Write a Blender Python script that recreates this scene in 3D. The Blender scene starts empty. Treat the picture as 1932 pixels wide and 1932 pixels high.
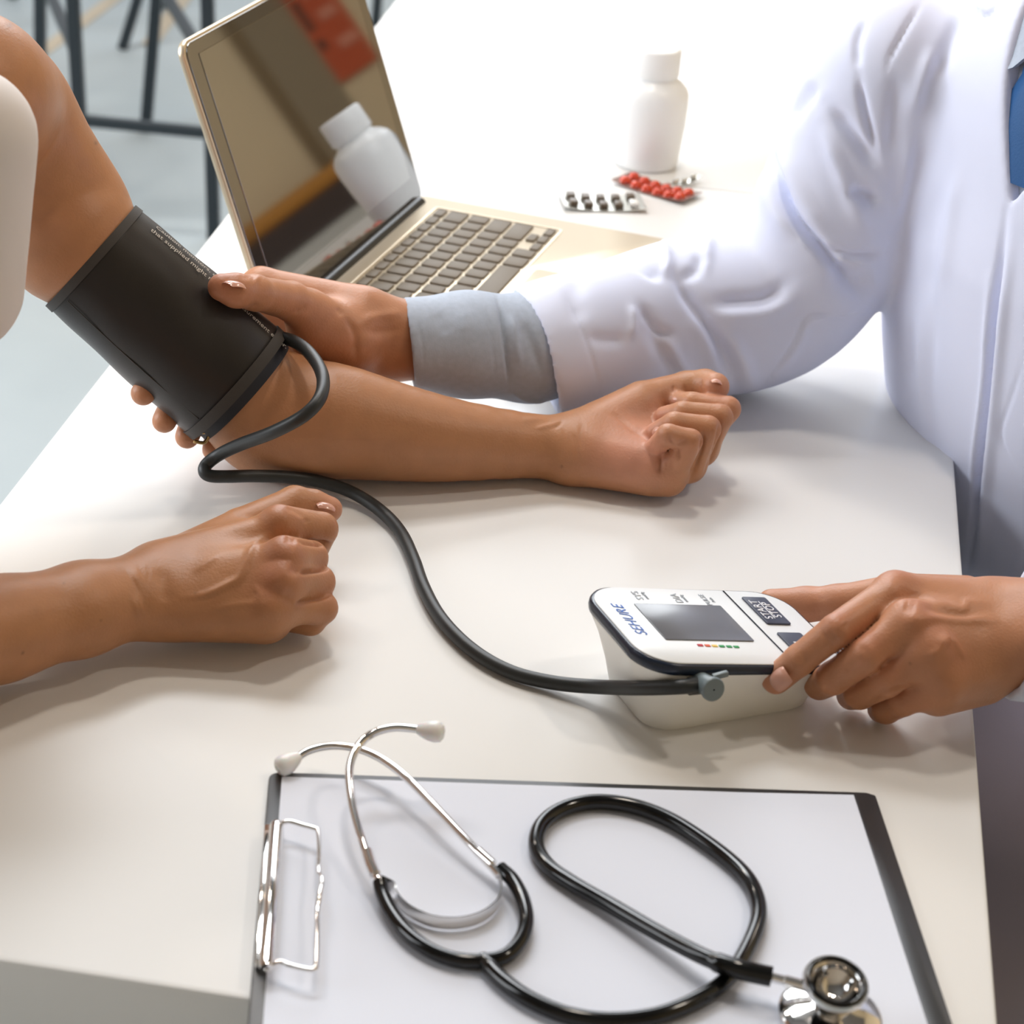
import bpy, bmesh, math, random
import numpy as np
from mathutils import Vector, Matrix

random.seed(7); np.random.seed(7)
scene = bpy.context.scene
C = scene.collection

# ------------------------------------------------------------------ camera
TZ = 0.74                                   # table top height
FPX, PITCH, ROLL, HC = 4200.0, 0.474622, 0.08347, 0.650864
_f = np.array([0, math.cos(PITCH), -math.sin(PITCH)])
_r0 = np.array([1.0, 0, 0]); _u0 = np.cross(_r0, _f)
RT = math.cos(ROLL) * _r0 + math.sin(ROLL) * _u0
UP = -math.sin(ROLL) * _r0 + math.cos(ROLL) * _u0
FW = _f
CAM = np.array([0, 0, TZ + HC])

cam_d = bpy.data.cameras.new('camera'); cam = bpy.data.objects.new('camera', cam_d); C.objects.link(cam)
cam_d.sensor_width = 36; cam_d.lens = FPX / 1932 * 36; cam_d.clip_start = 0.02; cam_d.clip_end = 60
M = Matrix(((RT[0], UP[0], -FW[0], CAM[0]), (RT[1], UP[1], -FW[1], CAM[1]), (RT[2], UP[2], -FW[2], CAM[2]), (0, 0, 0, 1)))
cam.matrix_world = M
cam_d.dof.use_dof = True; cam_d.dof.focus_distance = 1.34; cam_d.dof.aperture_fstop = 11
scene.camera = cam

# ------------------------------------------------------------------ light
w = bpy.data.worlds.new('sky'); scene.world = w; w.use_nodes = True
bg = w.node_tree.nodes['Background']; bg.inputs[0].default_value = (0.92, 0.96, 1.0, 1); bg.inputs[1].default_value = 0.7

def area(name, loc, target, sx, sy, power, col):
    d = bpy.data.lights.new(name, 'AREA'); d.shape = 'RECTANGLE'; d.size = sx; d.size_y = sy
    d.energy = power; d.color = col
    o = bpy.data.objects.new(name, d); C.objects.link(o); o.location = loc
    o.rotation_euler = (Vector(target) - Vector(loc)).to_track_quat('-Z', 'Y').to_euler()
    return o
# daylight entering by the glazed back and left walls of the room
area('daylight_back_window', (-0.5, 6.05, 3.0), (-0.1, 1.2, 0.8), 2.6, 2.0, 105, (0.92, 0.96, 1.0))
area('added_overhead_key', (-0.8, 3.4, 4.32), (-0.1, 1.25, 0.75), 1.7, 1.4, 125, (0.94, 0.97, 1.0))  # added overhead key to lift the table top; no real opening above it
area('daylight_left_window', (-3.35, 1.3, 2.2), (0.3, 1.2, 0.8), 2.6, 2.2, 118, (0.92, 0.96, 1.0))

vs = scene.view_settings
vs.view_transform = 'Standard'; vs.look = 'None'; vs.gamma = 1; vs.use_curve_mapping = False
vs.exposure = 0.0

# ------------------------------------------------------------------ helpers
def W(px, py, z=0.0):
    """point on the horizontal plane z above the table top that the photo shows at (px,py)"""
    d = FW * FPX + RT * (px - 966) - UP * (py - 966)
    t = (z - HC) / d[2]
    return CAM + t * d
def Wy(px, py, y):
    d = FW * FPX + RT * (px - 966) - UP * (py - 966)
    return CAM + d * (y / d[1])
def PX(V):
    v = np.asarray(V) - CAM; dz = v @ FW
    return np.stack([966 + FPX * (v @ RT) / dz, 966 - FPX * (v @ UP) / dz], -1)
def unit(v):
    v = np.asarray(v, float); return v / np.linalg.norm(v)
def T(p): return (p[0], p[1], p[2])

def lin(c):
    out = []
    for v in c:
        v = v / 255
        out.append(v / 12.92 if v <= 0.04045 else ((v + 0.055) / 1.055) ** 2.4)
    return (*out, 1)

MATS = {}
def mat(name, col, rough=0.5, metal=0.0, spec=0.5, coat=0.0, noise=0.0, nscale=40, bump=0.0, bscale=300, sss=0.0,
        trans=0.0, emit=None, emit_s=0.0, sheen=0.0, attr=None, col2=None, ior=None):
    m = bpy.data.materials.new(name); m.use_nodes = True
    nt = m.node_tree; b = nt.nodes['Principled BSDF']
    c = lin(col)
    b.inputs['Base Color'].default_value = c
    b.inputs['Roughness'].default_value = rough; b.inputs['Metallic'].default_value = metal
    b.inputs['Specular IOR Level'].default_value = spec
    if coat: b.inputs['Coat Weight'].default_value = coat; b.inputs['Coat Roughness'].default_value = 0.03
    if ior: b.inputs['IOR'].default_value = ior; b.inputs['Coat IOR'].default_value = ior
    if sheen: b.inputs['Sheen Weight'].default_value = sheen
    if trans: b.inputs['Transmission Weight'].default_value = trans
    if emit: b.inputs['Emission Color'].default_value = lin(emit); b.inputs['Emission Strength'].default_value = emit_s
    if sss:
        b.inputs['Subsurface Weight'].default_value = sss
        b.inputs['Subsurface Radius'].default_value = (0.010, 0.004, 0.002); b.inputs['Subsurface Scale'].default_value = 0.5
    tc = nt.nodes.new('ShaderNodeTexCoord')
    src = None
    if attr:
        a = nt.nodes.new('ShaderNodeVertexColor'); a.layer_name = attr; src = a.outputs['Color']
    if noise or col2:
        n = nt.nodes.new('ShaderNodeTexNoise'); n.inputs['Scale'].default_value = nscale; n.inputs['Detail'].default_value = 4
        nt.links.new(tc.outputs['Object'], n.inputs['Vector'])
        mx = nt.nodes.new('ShaderNodeMix'); mx.data_type = 'RGBA'
        if col2:
            mx.blend_type = 'MIX'; mx.inputs[6].default_value = c; mx.inputs[7].default_value = lin(col2)
            rp = nt.nodes.new('ShaderNodeValToRGB'); rp.color_ramp.elements[0].position = 0.35; rp.color_ramp.elements[1].position = 0.65
            nt.links.new(n.outputs['Fac'], rp.inputs['Fac']); nt.links.new(rp.outputs['Color'], mx.inputs[0])
        else:
            mx.blend_type = 'MULTIPLY'; mx.inputs[0].default_value = 1.0; mx.inputs[6].default_value = c
            mr = nt.nodes.new('ShaderNodeMapRange'); mr.inputs[1].default_value = 0.25; mr.inputs[2].default_value = 0.75
            mr.inputs[3].default_value = 1 - noise; mr.inputs[4].default_value = 1 + noise * 0.3
            nt.links.new(n.outputs['Fac'], mr.inputs[0]); nt.links.new(mr.outputs[0], mx.inputs[7])
            if src: nt.links.new(src, mx.inputs[6])
        src = mx.outputs[2]
    if src: nt.links.new(src, b.inputs['Base Color'])
    if bump:
        n2 = nt.nodes.new('ShaderNodeTexNoise'); n2.inputs['Scale'].default_value = bscale; n2.inputs['Detail'].default_value = 3
        nt.links.new(tc.outputs['Object'], n2.inputs['Vector'])
        bp = nt.nodes.new('ShaderNodeBump'); bp.inputs['Strength'].default_value = bump; bp.inputs['Distance'].default_value = 0.001
        nt.links.new(n2.outputs['Fac'], bp.inputs['Height']); nt.links.new(bp.outputs['Normal'], b.inputs['Normal'])
    MATS[name] = m
    return m

WORLD = {}
def tag(o, label=None, cat=None, group=None, kind=None):
    if label: o['label'] = label
    if cat: o['category'] = cat
    if group: o['group'] = group
    if kind: o['kind'] = kind
    return o
def empty(name, loc, label, cat, group=None):
    o = bpy.data.objects.new(name, None); C.objects.link(o); o.location = T(loc); o.empty_display_size = 0.05
    return tag(o, label, cat, group)
def chain_inv(p):
    m = Matrix.Identity(4)
    loc = Vector((0, 0, 0)); q = p
    while q is not None:
        loc += q.location if q.parent is None else Vector((0, 0, 0)); q = q.parent
    return Matrix.Translation(-loc)
def mobj(name, verts, faces, m, parent=None, smooth=True, colors=None, auto=None):
    me = bpy.data.meshes.new(name)
    me.from_pydata([tuple(map(float, v)) for v in verts], [], [tuple(map(int, f)) for f in faces])
    if smooth: me.polygons.foreach_set('use_smooth', [True] * len(me.polygons))
    if m is not None: me.materials.append(m)
    if colors is not None:
        ca = me.color_attributes.new('Col', 'FLOAT_COLOR', 'POINT')
        ca.data.foreach_set('color', np.c_[colors, np.ones(len(colors))].astype(np.float32).ravel())
    me.update()
    o = bpy.data.objects.new(name, me); C.objects.link(o)
    if auto is not None:
        try: me.set_sharp_from_angle(angle=math.radians(auto))
        except Exception: pass
    if parent is not None: attach(o, parent)
    return o
def attach(o, parent):
    """parent keeping world coordinates; meshes here are written in world space (object at the origin)"""
    o.parent = parent
    root = parent
    while root.parent is not None: root = root.parent
    if parent.parent is None: o.matrix_parent_inverse = Matrix.Translation(-parent.location)
    else: o.matrix_parent_inverse = Matrix.Identity(4)
class MB:
    """collects shapes of ONE part"""
    def __init__(s): s.v = []; s.f = []
    def add(s, vf):
        n = len(s.v); s.v += [tuple(p) for p in vf[0]]; s.f += [tuple(i + n for i in q) for q in vf[1]]; return s
    def build(s, name, m, parent=None, smooth=True, auto=40): return mobj(name, s.v, s.f, m, parent, smooth, auto=auto)

def catmull(pts, n=8, closed=False):
    P = np.asarray(pts, float); out = []
    N = len(P)
    rng = N if closed else N - 1
    for i in range(rng):
        p1, p2 = P[i], P[(i + 1) % N]
        p0 = P[i - 1] if (i > 0 or closed) else 2 * p1 - p2
        p3 = P[(i + 2) % N] if (i + 2 < N or closed) else 2 * p2 - p1
        for k in range(n):
            t = k / n
            out.append(0.5 * (2 * p1 + (p2 - p0) * t + (2 * p0 - 5 * p1 + 4 * p2 - p3) * t * t + (3 * p1 - p0 - 3 * p2 + p3) * t ** 3))
    if not closed: out.append(P[-1])
    return np.array(out)
def sweep(path, rad, seg=16, caps=True, closed=False):
    P = np.asarray(path, float); N = len(P)
    rad = np.full(N, rad) if np.isscalar(rad) else np.asarray(rad, float)
    tg = np.gradient(P, axis=0)
    if closed: tg = np.roll(P, -1, 0) - np.roll(P, 1, 0)
    tg /= np.linalg.norm(tg, axis=1)[:, None] + 1e-12
    ref = np.array([0, 0, 1.0])
    if abs(tg[0] @ ref) > 0.9: ref = np.array([1.0, 0, 0])
    n = unit(np.cross(np.cross(tg[0], ref), tg[0]))
    V = []; Fc = []
    a = np.linspace(0, 2 * np.pi, seg, endpoint=False)
    for i in range(N):
        n = n - tg[i] * (n @ tg[i]); n = unit(n); b = np.cross(tg[i], n)
        for t in a: V.append(P[i] + rad[i] * (math.cos(t) * n + math.sin(t) * b))
    for i in range(N if closed else N - 1):
        j = (i + 1) % N
        for k in range(seg):
            k2 = (k + 1) % seg
            Fc.append((i * seg + k, i * seg + k2, j * seg + k2, j * seg + k))
    if caps and not closed:
        Fc.append(tuple(range(seg - 1, -1, -1))); Fc.append(tuple((N - 1) * seg + k for k in range(seg)))
    return V, Fc
def lathe(prof, o, ax=(0, 0, 1), seg=48, ref=None, a0=0.0, a1=2 * math.pi):
    ax = unit(ax); ref = np.array([1.0, 0, 0]) if ref is None else np.asarray(ref, float)
    if abs(ax @ unit(ref)) > 0.95: ref = np.array([0, 1.0, 0])
    n = unit(ref - ax * (ref @ ax)); b = np.cross(ax, n); o = np.asarray(o, float)
    full = abs(a1 - a0 - 2 * math.pi) < 1e-6
    ns = seg if full else seg + 1
    V = []; Fc = []
    for (r, h) in prof:
        for k in range(ns):
            t = a0 + (a1 - a0) * k / seg
            V.append(o + ax * h + r * (math.cos(t) * n + math.sin(t) * b))
    for i in range(len(prof) - 1):
        for k in range(seg):
            k2 = (k + 1) % ns
            Fc.append((i * ns + k, i * ns + k2, (i + 1) * ns + k2, (i + 1) * ns + k))
    return V, Fc
def rrect(wd, dp, r, n=6, inset=0.0):
    wd, dp = wd - 2 * inset, dp - 2 * inset; r = max(r - inset, 1e-4)
    pts = []
    for cx, cy, a in ((wd / 2 - r, dp / 2 - r, 0), (-wd / 2 + r, dp / 2 - r, 90), (-wd / 2 + r, -dp / 2 + r, 180), (wd / 2 - r, -dp / 2 + r, 270)):
        for k in range(n + 1):
            t = math.radians(a + 90 * k / n); pts.append((cx + r * math.cos(t), cy + r * math.sin(t)))
    return pts
def loft(levels, frame, zfun=None, caps=(True, True)):
    """levels: list of (outline2d, z); frame: (origin, X, Y, Z)"""
    o, X, Y, Z = [np.asarray(q, float) for q in frame]; V = []; Fc = []; n = len(levels[0][0])
    for out, z in levels:
        for (x, y) in out:
            zz = z if zfun is None else zfun(x, y, z)
            V.append(o + X * x + Y * y + Z * zz)
    for i in range(len(levels) - 1):
        for k in range(n):
            k2 = (k + 1) % n; Fc.append((i * n + k, i * n + k2, (i + 1) * n + k2, (i + 1) * n + k))
    if caps[0]: Fc.append(tuple(range(n - 1, -1, -1)))
    if caps[1]: Fc.append(tuple((len(levels) - 1) * n + k for k in range(n)))
    return V, Fc
def rslab(wd, dp, h, r, bev, frame, n=6):
    b = bev
    lv = [(rrect(wd, dp, r, n, b), 0), (rrect(wd, dp, r, n, b * 0.3), b * 0.3), (rrect(wd, dp, r, n, 0), b), (rrect(wd, dp, r, n, 0), h - b),
          (rrect(wd, dp, r, n, b * 0.3), h - b * 0.3), (rrect(wd, dp, r, n, b), h)]
    return loft(lv, frame)
def box(c, sx, sy, sz, X=(1, 0, 0), Y=(0, 1, 0), bev=0.0):
    X, Y = unit(X), unit(Y); Z = np.cross(X, Y); c = np.asarray(c, float)
    return rslab(sx, sy, sz, max(bev, 0.0005), max(bev, 0.0004), (c - Z * sz / 2, X, Y, Z), 2)
def bar(a, b, wx, wy, up=(0, 0, 1), bev=0.002):
    a, b = np.asarray(a, float), np.asarray(b, float); Z = unit(b - a)
    u = np.asarray(up, float)
    if abs(Z @ unit(u)) > 0.95: u = np.array([1.0, 0, 0])
    X = unit(np.cross(u, Z)); Y = np.cross(Z, X)
    return rslab(wx, wy, np.linalg.norm(b - a), bev, bev * 0.9, (a, X, Y, Z), 2)

# ------------------------------------------------------------------ signed distance modelling (organic shapes)
def smin(a, b, k):
    if k <= 0: return np.minimum(a, b)
    h = np.maximum(k - np.abs(a - b), 0) / k
    return np.minimum(a, b) - h * h * k * 0.25
def smax(a, b, k): return -smin(-a, -b, k)
class Cone:
    """tapered capsule, optionally squashed by s along n"""
    def __init__(s, a, b, ra, rb, n=None, sq=1.0):
        s.a = np.asarray(a, float); s.b = np.asarray(b, float); s.ra = ra; s.rb = rb; s.sq = sq
        if n is None: s.n = None
        else:
            ax = unit(s.b - s.a); n = np.asarray(n, float); s.n = unit(n - ax * (n @ ax))
    def box(s):
        r = max(s.ra, s.rb); return np.minimum(s.a, s.b) - r, np.maximum(s.a, s.b) + r
    def __call__(s, p):
        pa = p - s.a; ba = s.b - s.a; l2 = ba @ ba + 1e-12
        t = np.clip((pa @ ba) / l2, 0, 1)
        v = pa - t[:, None] * ba
        if s.n is not None:
            dn = v @ s.n; v = v + s.n * (dn * (1 / s.sq - 1))[:, None]
            return (np.sqrt((v * v).sum(1)) - (s.ra + (s.rb - s.ra) * t)) * (0.5 + 0.5 * min(s.sq, 1))
        return np.sqrt((v * v).sum(1)) - (s.ra + (s.rb - s.ra) * t)
class Group:
    def __init__(s, prims, k): s.p = prims; s.k = k; s.pad = max(0.022, 1.3 * k); s._box()
    def _box(s):
        bs = [q.box() for q in s.p]
        s.lo = np.min([b[0] for b in bs], 0); s.hi = np.max([b[1] for b in bs], 0)
    def box(s): return s.lo, s.hi
    def __call__(s, p):
        pad = s.pad
        m = np.all((p > s.lo - pad) & (p < s.hi + pad), 1)
        d = np.linalg.norm(np.maximum(np.maximum(s.lo - p, p - s.hi), 0), axis=1) + 0.001
        if m.any():
            q = p[m]; r = s.p[0](q)
            for f in s.p[1:]: r = smin(r, f(q), s.k)
            d[m] = r
        return d
class Union(Group):
    """ordered smooth unions: [(k, group), ...]"""
    def __init__(s, items):
        s.items = items
        kk = max(k for k, g in items)
        for k, g in items: g.pad = max(getattr(g, 'pad', 0.022), 1.3 * kk)
        s.pad = 0.022
        bs = [g.box() for k, g in items]
        s.lo = np.min([b[0] for b in bs], 0); s.hi = np.max([b[1] for b in bs], 0)
    def __call__(s, p):
        d = s.items[0][1](p)
        for k, g in s.items[1:]: d = smin(d, g(p), k)
        return d
def chain(pts, rad, k=0.002, n=None, sq=1.0):
    return Group([Cone(pts[i], pts[i + 1], rad[i], rad[i + 1], n, sq) for i in range(len(pts) - 1)], k)

def nets(fn, lo, hi, h, B=12, smooth=2):
    """surface nets on sparse blocks"""
    lo = np.asarray(lo) - 3 * h; hi = np.asarray(hi) + 3 * h
    nb = np.ceil((hi - lo) / (h * B)).astype(int)
    g = np.stack(np.meshgrid(*[np.arange(n) for n in nb], indexing='ij'), -1).reshape(-1, 3)
    cen = lo + (g + 0.5) * (h * B)
    d = np.concatenate([fn(cen[i:i + 100000]) for i in range(0, len(cen), 100000)])
    g = g[np.abs(d) < h * B * 0.9 + 0.006]
    loc = np.stack(np.meshgrid(*[np.arange(B + 1)] * 3, indexing='ij'), -1).reshape(-1, 3)
    S = nb * B + 2
    cid, cpos = [], []; edges = {0: [], 1: [], 2: []}
    for i0 in range(0, len(g), 60):
        gb = g[i0:i0 + 60]
        idx = (gb[:, None, :] * B + loc[None]).reshape(-1, 3)
        val = fn(lo + idx * h).reshape(-1, B + 1, B + 1, B + 1)
        sg = val < 0
        c8 = [(a, b, c) for a in (0, 1) for b in (0, 1) for c in (0, 1)]
        cnt = sum(sg[:, a:B + a, b:B + b, c:B + c].astype(np.int8) for a, b, c in c8)
        bi, x, y, z = np.nonzero((cnt > 0) & (cnt < 8))
        if len(bi) == 0: continue
        acc = np.zeros((len(bi), 3)); num = np.zeros(len(bi))
        for ax in range(3):
            for (p, q) in ((0, 0), (0, 1), (1, 0), (1, 1)):
                o0 = [0, 0, 0]; others = [k for k in range(3) if k != ax]; o0[others[0]] = p; o0[others[1]] = q
                o1 = list(o0); o1[ax] = 1
                v0 = val[bi, x + o0[0], y + o0[1], z + o0[2]]; v1 = val[bi, x + o1[0], y + o1[1], z + o1[2]]
                cr = (v0 < 0) != (v1 < 0)
                t = np.where(cr, v0 / np.where(cr, v0 - v1, 1), 0)
                pt = np.array(o0, float)[None] + np.eye(3)[ax][None] * t[:, None]
                acc += np.where(cr[:, None], pt, 0); num += cr
        cell = gb[bi] * B + np.stack([x, y, z], 1)
        cid.append((cell[:, 0] * S[1] + cell[:, 1]) * S[2] + cell[:, 2]); cpos.append(lo + (cell + acc / num[:, None]) * h)
        for ax in range(3):
            sl0 = [slice(None), slice(0, B), slice(0, B), slice(0, B)]; sl1 = list(sl0); sl1[ax + 1] = slice(1, B + 1)
            a0, a1 = sg[tuple(sl0)], sg[tuple(sl1)]
            e = np.argwhere(a0 != a1)
            if len(e): edges[ax].append((gb[e[:, 0]] * B + e[:, 1:], a0[e[:, 0], e[:, 1], e[:, 2], e[:, 3]]))
    cid = np.concatenate(cid); cpos = np.concatenate(cpos)
    cid, ui = np.unique(cid, return_index=True); V = cpos[ui]
    quads = []
    for ax in range(3):
        if not edges[ax]: continue
        E = np.concatenate([e[0] for e in edges[ax]]); s = np.concatenate([e[1] for e in edges[ax]])
        b, c = (ax + 1) % 3, (ax + 2) % 3
        q = []
        for (ob, oc) in ((-1, -1), (0, -1), (0, 0), (-1, 0)):
            cc = E.copy(); cc[:, b] += ob; cc[:, c] += oc
            q.append((cc[:, 0] * S[1] + cc[:, 1]) * S[2] + cc[:, 2])
        q = np.stack(q, 1); pos = np.searchsorted(cid, q); pos = np.clip(pos, 0, len(cid) - 1)
        ok = np.all(cid[pos] == q, 1); pos = pos[ok]; s = s[ok]
        pos[~s] = pos[~s][:, ::-1]
        quads.append(pos)
    Q = np.concatenate(quads)
    for _ in range(smooth): V = laplace(V, Q, 0.5)
    return V, Q
def laplace(V, Q, f):
    acc = np.zeros_like(V); n = np.zeros(len(V))
    for i in range(4):
        a, b = Q[:, i], Q[:, (i + 1) % 4]
        for k in range(3):
            acc[:, k] += np.bincount(a, V[b, k], len(V)) + np.bincount(b, V[a, k], len(V))
        n += np.bincount(a, minlength=len(V)) + np.bincount(b, minlength=len(V))
    return V * (1 - f) + f * acc / np.maximum(n, 1)[:, None]
def normals(V, Q):
    fn = np.cross(V[Q[:, 2]] - V[Q[:, 0]], V[Q[:, 3]] - V[Q[:, 1]])
    N = np.zeros_like(V)
    for i in range(4):
        for k in range(3): N[:, k] += np.bincount(Q[:, i], fn[:, k], len(V))
    return N / (np.linalg.norm(N, axis=1)[:, None] + 1e-12)
def poly_dist(P2, poly, param=False):
    poly = np.asarray(poly, float); d = np.full(len(P2), 1e9); s = np.zeros(len(P2))
    if len(poly) == 1:
        d = np.linalg.norm(P2 - poly[0], axis=1); return (d, s) if param else d
    seg = np.linalg.norm(np.diff(poly, axis=0), axis=1); cum = np.r_[0, np.cumsum(seg)]
    for i in range(len(poly) - 1):
        a, b = poly[i], poly[i + 1]; ba = b - a
        t = np.clip(((P2 - a) @ ba) / (ba @ ba), 0, 1); e = np.linalg.norm(P2 - a - t[:, None] * ba, axis=1)
        m = e < d; d = np.where(m, e, d); s = np.where(m, (cum[i] + t * seg[i]) / cum[-1], s)
    return (d, s) if param else d
def etch(V, Q, marks, smooth_path=True, depth=None):
    """folds, veins and creases: raise (+) or sink (-) the surface along traced lines; (polyline, width_px, metres)"""
    N = normals(V, Q); P2 = PX(V); view = CAM - V; view /= np.linalg.norm(view, axis=1)[:, None]
    face = np.clip(((N * view).sum(1) - 0.05) / 0.25, 0, 1)
    D = np.zeros(len(V))
    for mk in marks:
        poly, wd, amp = mk[:3]
        pl = catmull(poly, 5) if len(poly) > 2 else np.asarray(poly, float)
        lo = pl.min(0) - 3 * wd; hi = pl.max(0) + 3 * wd
        m = np.all((P2 > lo) & (P2 < hi), 1) & (face > 0)
        if len(mk) > 3: m &= mk[3](V)
        if not m.any(): continue
        d, s = poly_dist(P2[m], pl, True)
        tp_ = 1.0 if len(pl) == 1 else np.clip(np.minimum(s, 1 - s) / 0.3, 0, 1)
        if len(pl) > 1: tp_ = 0.12 + 0.88 * tp_ * tp_ * (3 - 2 * tp_); tp_ = np.where((s <= 0.001) | (s >= 0.999), 0.12, tp_)
        D[m] += amp * tp_ * np.exp(-(d / wd) ** 2)
    return V + N * (D * face)[:, None]
def tint(V, base, spots):
    col = np.tile(np.array(base, float), (len(V), 1))
    for p, r, c, a in spots:
        wgt = a * np.exp(-((np.linalg.norm(V - p, axis=1) / r) ** 2)); col = col * (1 - wgt[:, None]) + np.array(c) * wgt[:, None]
    return col
def dots(V, Q, col, pts):
    N = normals(V, Q); P2 = PX(V); f = (N * (CAM - V)).sum(1) > 0
    for (x, y, r, c, a) in pts:
        wgt = a * np.exp(-(np.linalg.norm(P2 - (x, y), axis=1) / r) ** 2) * f
        col = col * (1 - wgt[:, None]) + np.array(c) * wgt[:, None]
    return col
def join(parts):
    V, Q, n = [], [], 0
    for v, q in parts: V.append(v); Q.append(np.asarray(q) + n); n += len(v)
    return np.concatenate(V), np.concatenate(Q)
def surf(px, py, sdf, t0=0.7, t1=2.6):
    """first point of a shape along the photo's line of sight"""
    d = unit(FW * FPX + RT * (px - 966) - UP * (py - 966)); t = t0
    for _ in range(300):
        p = CAM + d * t; v = float(sdf(p[None])[0])
        if v < 0.0003: return p
        t += max(v * 0.6, 0.0003)
        if t > t1: break
    return CAM + d * t
def L3(c): return np.array(lin(c)[:3])
try: scene.cycles.use_denoising = True
except Exception: pass

# ------------------------------------------------------------------ materials
mat('table_white', (228, 227, 225), 0.34, spec=0.3)
mat('table_edge', (205, 203, 192), 0.4)
mat('steel_leg', (150, 152, 155), 0.35, metal=0.8)
mat('concrete', (176, 184, 186), 0.5, spec=0.35, col2=(166, 175, 178), nscale=2.2, bump=0.05, bscale=30)
mat('floor_joint', (186, 172, 150), 0.5)
mat('wall_beige', (222, 196, 154), 0.8, noise=0.06, nscale=3)
mat('pillar_grey', (142, 124, 96), 0.8)
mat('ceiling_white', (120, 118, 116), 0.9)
mat('wall_brown', (168, 154, 136), 0.8)
mat('mullion', (60, 62, 66), 0.5)
mat('poster_orange', (196, 76, 34), 0.6, noise=0.08, nscale=6)
mat('poster_dark', (48, 34, 28), 0.6)
mat('poster_pale', (214, 132, 104), 0.6)
mat('bench_ochre', (186, 122, 34), 0.6)
mat('bench_dark', (52, 38, 36), 0.6)
mat('bench_red', (118, 44, 50), 0.6)
mat('lamp_glow', (255, 214, 160), 0.5, emit=(255, 196, 120), emit_s=12)
mat('dark_steel', (46, 54, 60), 0.38, metal=0.3)
mat('seat_wood', (120, 84, 54), 0.5)
mat('aluminium', (212, 196, 170), 0.34, metal=0.75)  # champagne tint: warm reflection put into the base colour of silver metal
mat('bezel', (40, 36, 31), 0.05, spec=0.5, coat=1.0, ior=1.9)
mat('bench_pale', (205, 203, 190), 0.6)
mat('screen_glass', (40, 36, 30), 0.03, spec=0.5, coat=1.0, ior=2.3)
mat('hinge_black', (22, 21, 20), 0.35)
mat('key', (104, 88, 62), 0.5, spec=0.4)
mat('key_print', (222, 215, 200), 0.5)
mat('white_plastic', (240, 241, 241), 0.32, spec=0.5)
mat('cap_plastic', (244, 244, 243), 0.4)
mat('bottle_label', (196, 214, 230), 0.45, col2=(226, 234, 240), nscale=30)
mat('label_yellow', (226, 196, 40), 0.5)
mat('foil', (190, 188, 180), 0.25, metal=0.9, bump=0.2, bscale=200)
mat('foil_red', (150, 120, 110), 0.25, metal=0.8)
mat('tablet_dark', (92, 76, 58), 0.35)
mat('tablet_pale', (238, 236, 232), 0.3)
mat('tablet_red', (204, 62, 22), 0.18, coat=0.5)
mat('paper', (218, 222, 234), 0.7)
mat('board_black', (44, 45, 47), 0.33, spec=0.5)
mat('chrome', (232, 230, 228), 0.07, metal=1.0)
mat('rubber_black', (14, 14, 14), 0.11, spec=0.45)
mat('hose_rubber', (44, 46, 46), 0.42, spec=0.4)
mat('ear_silicone', (250, 252, 252), 0.25, sss=0.4, trans=0.12)
mat('bp_white', (243, 242, 236), 0.35)
mat('bp_face', (238, 241, 243), 0.3)
mat('bp_navy', (30, 40, 58), 0.25)
mat('bp_button', (62, 66, 84), 0.4)
mat('bp_lcd', (112, 114, 120), 0.2, spec=0.6, noise=0.12, nscale=20)
mat('bp_grey', (112, 124, 128), 0.35)
mat('ink_blue', (64, 110, 190), 0.5)
mat('ink_grey', (172, 178, 186), 0.5)
mat('ink_white', (240, 240, 244), 0.5)
for n_, c_ in (('red', (196, 40, 50)), ('orange', (226, 96, 50)), ('yellow', (232, 196, 90)), ('green', (46, 150, 80))): mat('ink_' + n_, c_, 0.5)
mat('cuff_cloth', (36, 32, 30), 0.42, spec=0.35, sheen=0.1, bump=0.06, bscale=900)
mat('cuff_trim', (58, 54, 51), 0.6, bump=0.1, bscale=1200)
mat('cuff_inner', (28, 30, 38), 0.6)
mat('cuff_print', (196, 190, 180), 0.5)
mat('brass', (190, 160, 110), 0.2, metal=1.0)
mat('coat_cotton', (226, 231, 252), 0.75, sheen=0.15, bump=0.05, bscale=1500)
mat('shirt_grey', (178, 188, 204), 0.8, noise=0.10, nscale=260, bump=0.12, bscale=1100)
mat('tie_blue', (28, 84, 140), 0.6, bump=0.2, bscale=700)
mat('trousers', (134, 126, 138), 0.85, bump=0.05, bscale=900)
mat('top_white', (222, 216, 214), 0.7)
mat('skin', (190, 136, 100), 0.42, spec=0.4, sss=0.12, attr='Col', noise=0.11, nscale=70, bump=0.22, bscale=620)
mat('nail', (204, 152, 132), 0.22, spec=0.5, coat=0.3)
mat('stitch', (176, 180, 196), 0.7)
mat('hair_dark', (30, 24, 20), 0.5, bump=0.4, bscale=240)
mat('eye_white', (226, 222, 216), 0.2)
mat('eye_iris', (46, 30, 22), 0.15)

# ------------------------------------------------------------------ the room
def quad_slab(name, c, sx, sy, sz, m, kind='structure'):
    o = mobj(name, *box(c, sx, sy, sz, bev=0.004), MATS[m], smooth=False); tag(o, kind=kind); return o
fl = quad_slab('floor', (-0.15, 2.0, -0.05), 6.9, 8.6, 0.1, 'concrete')
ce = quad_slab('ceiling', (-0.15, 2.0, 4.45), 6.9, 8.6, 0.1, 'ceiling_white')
wr = quad_slab('wall_right', (3.25, 2.0, 2.2), 0.1, 8.6, 4.4, 'wall_beige')
wf = quad_slab('wall_front', (-0.15, -2.25, 2.2), 6.7, 0.1, 4.4, 'wall_brown')
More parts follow.
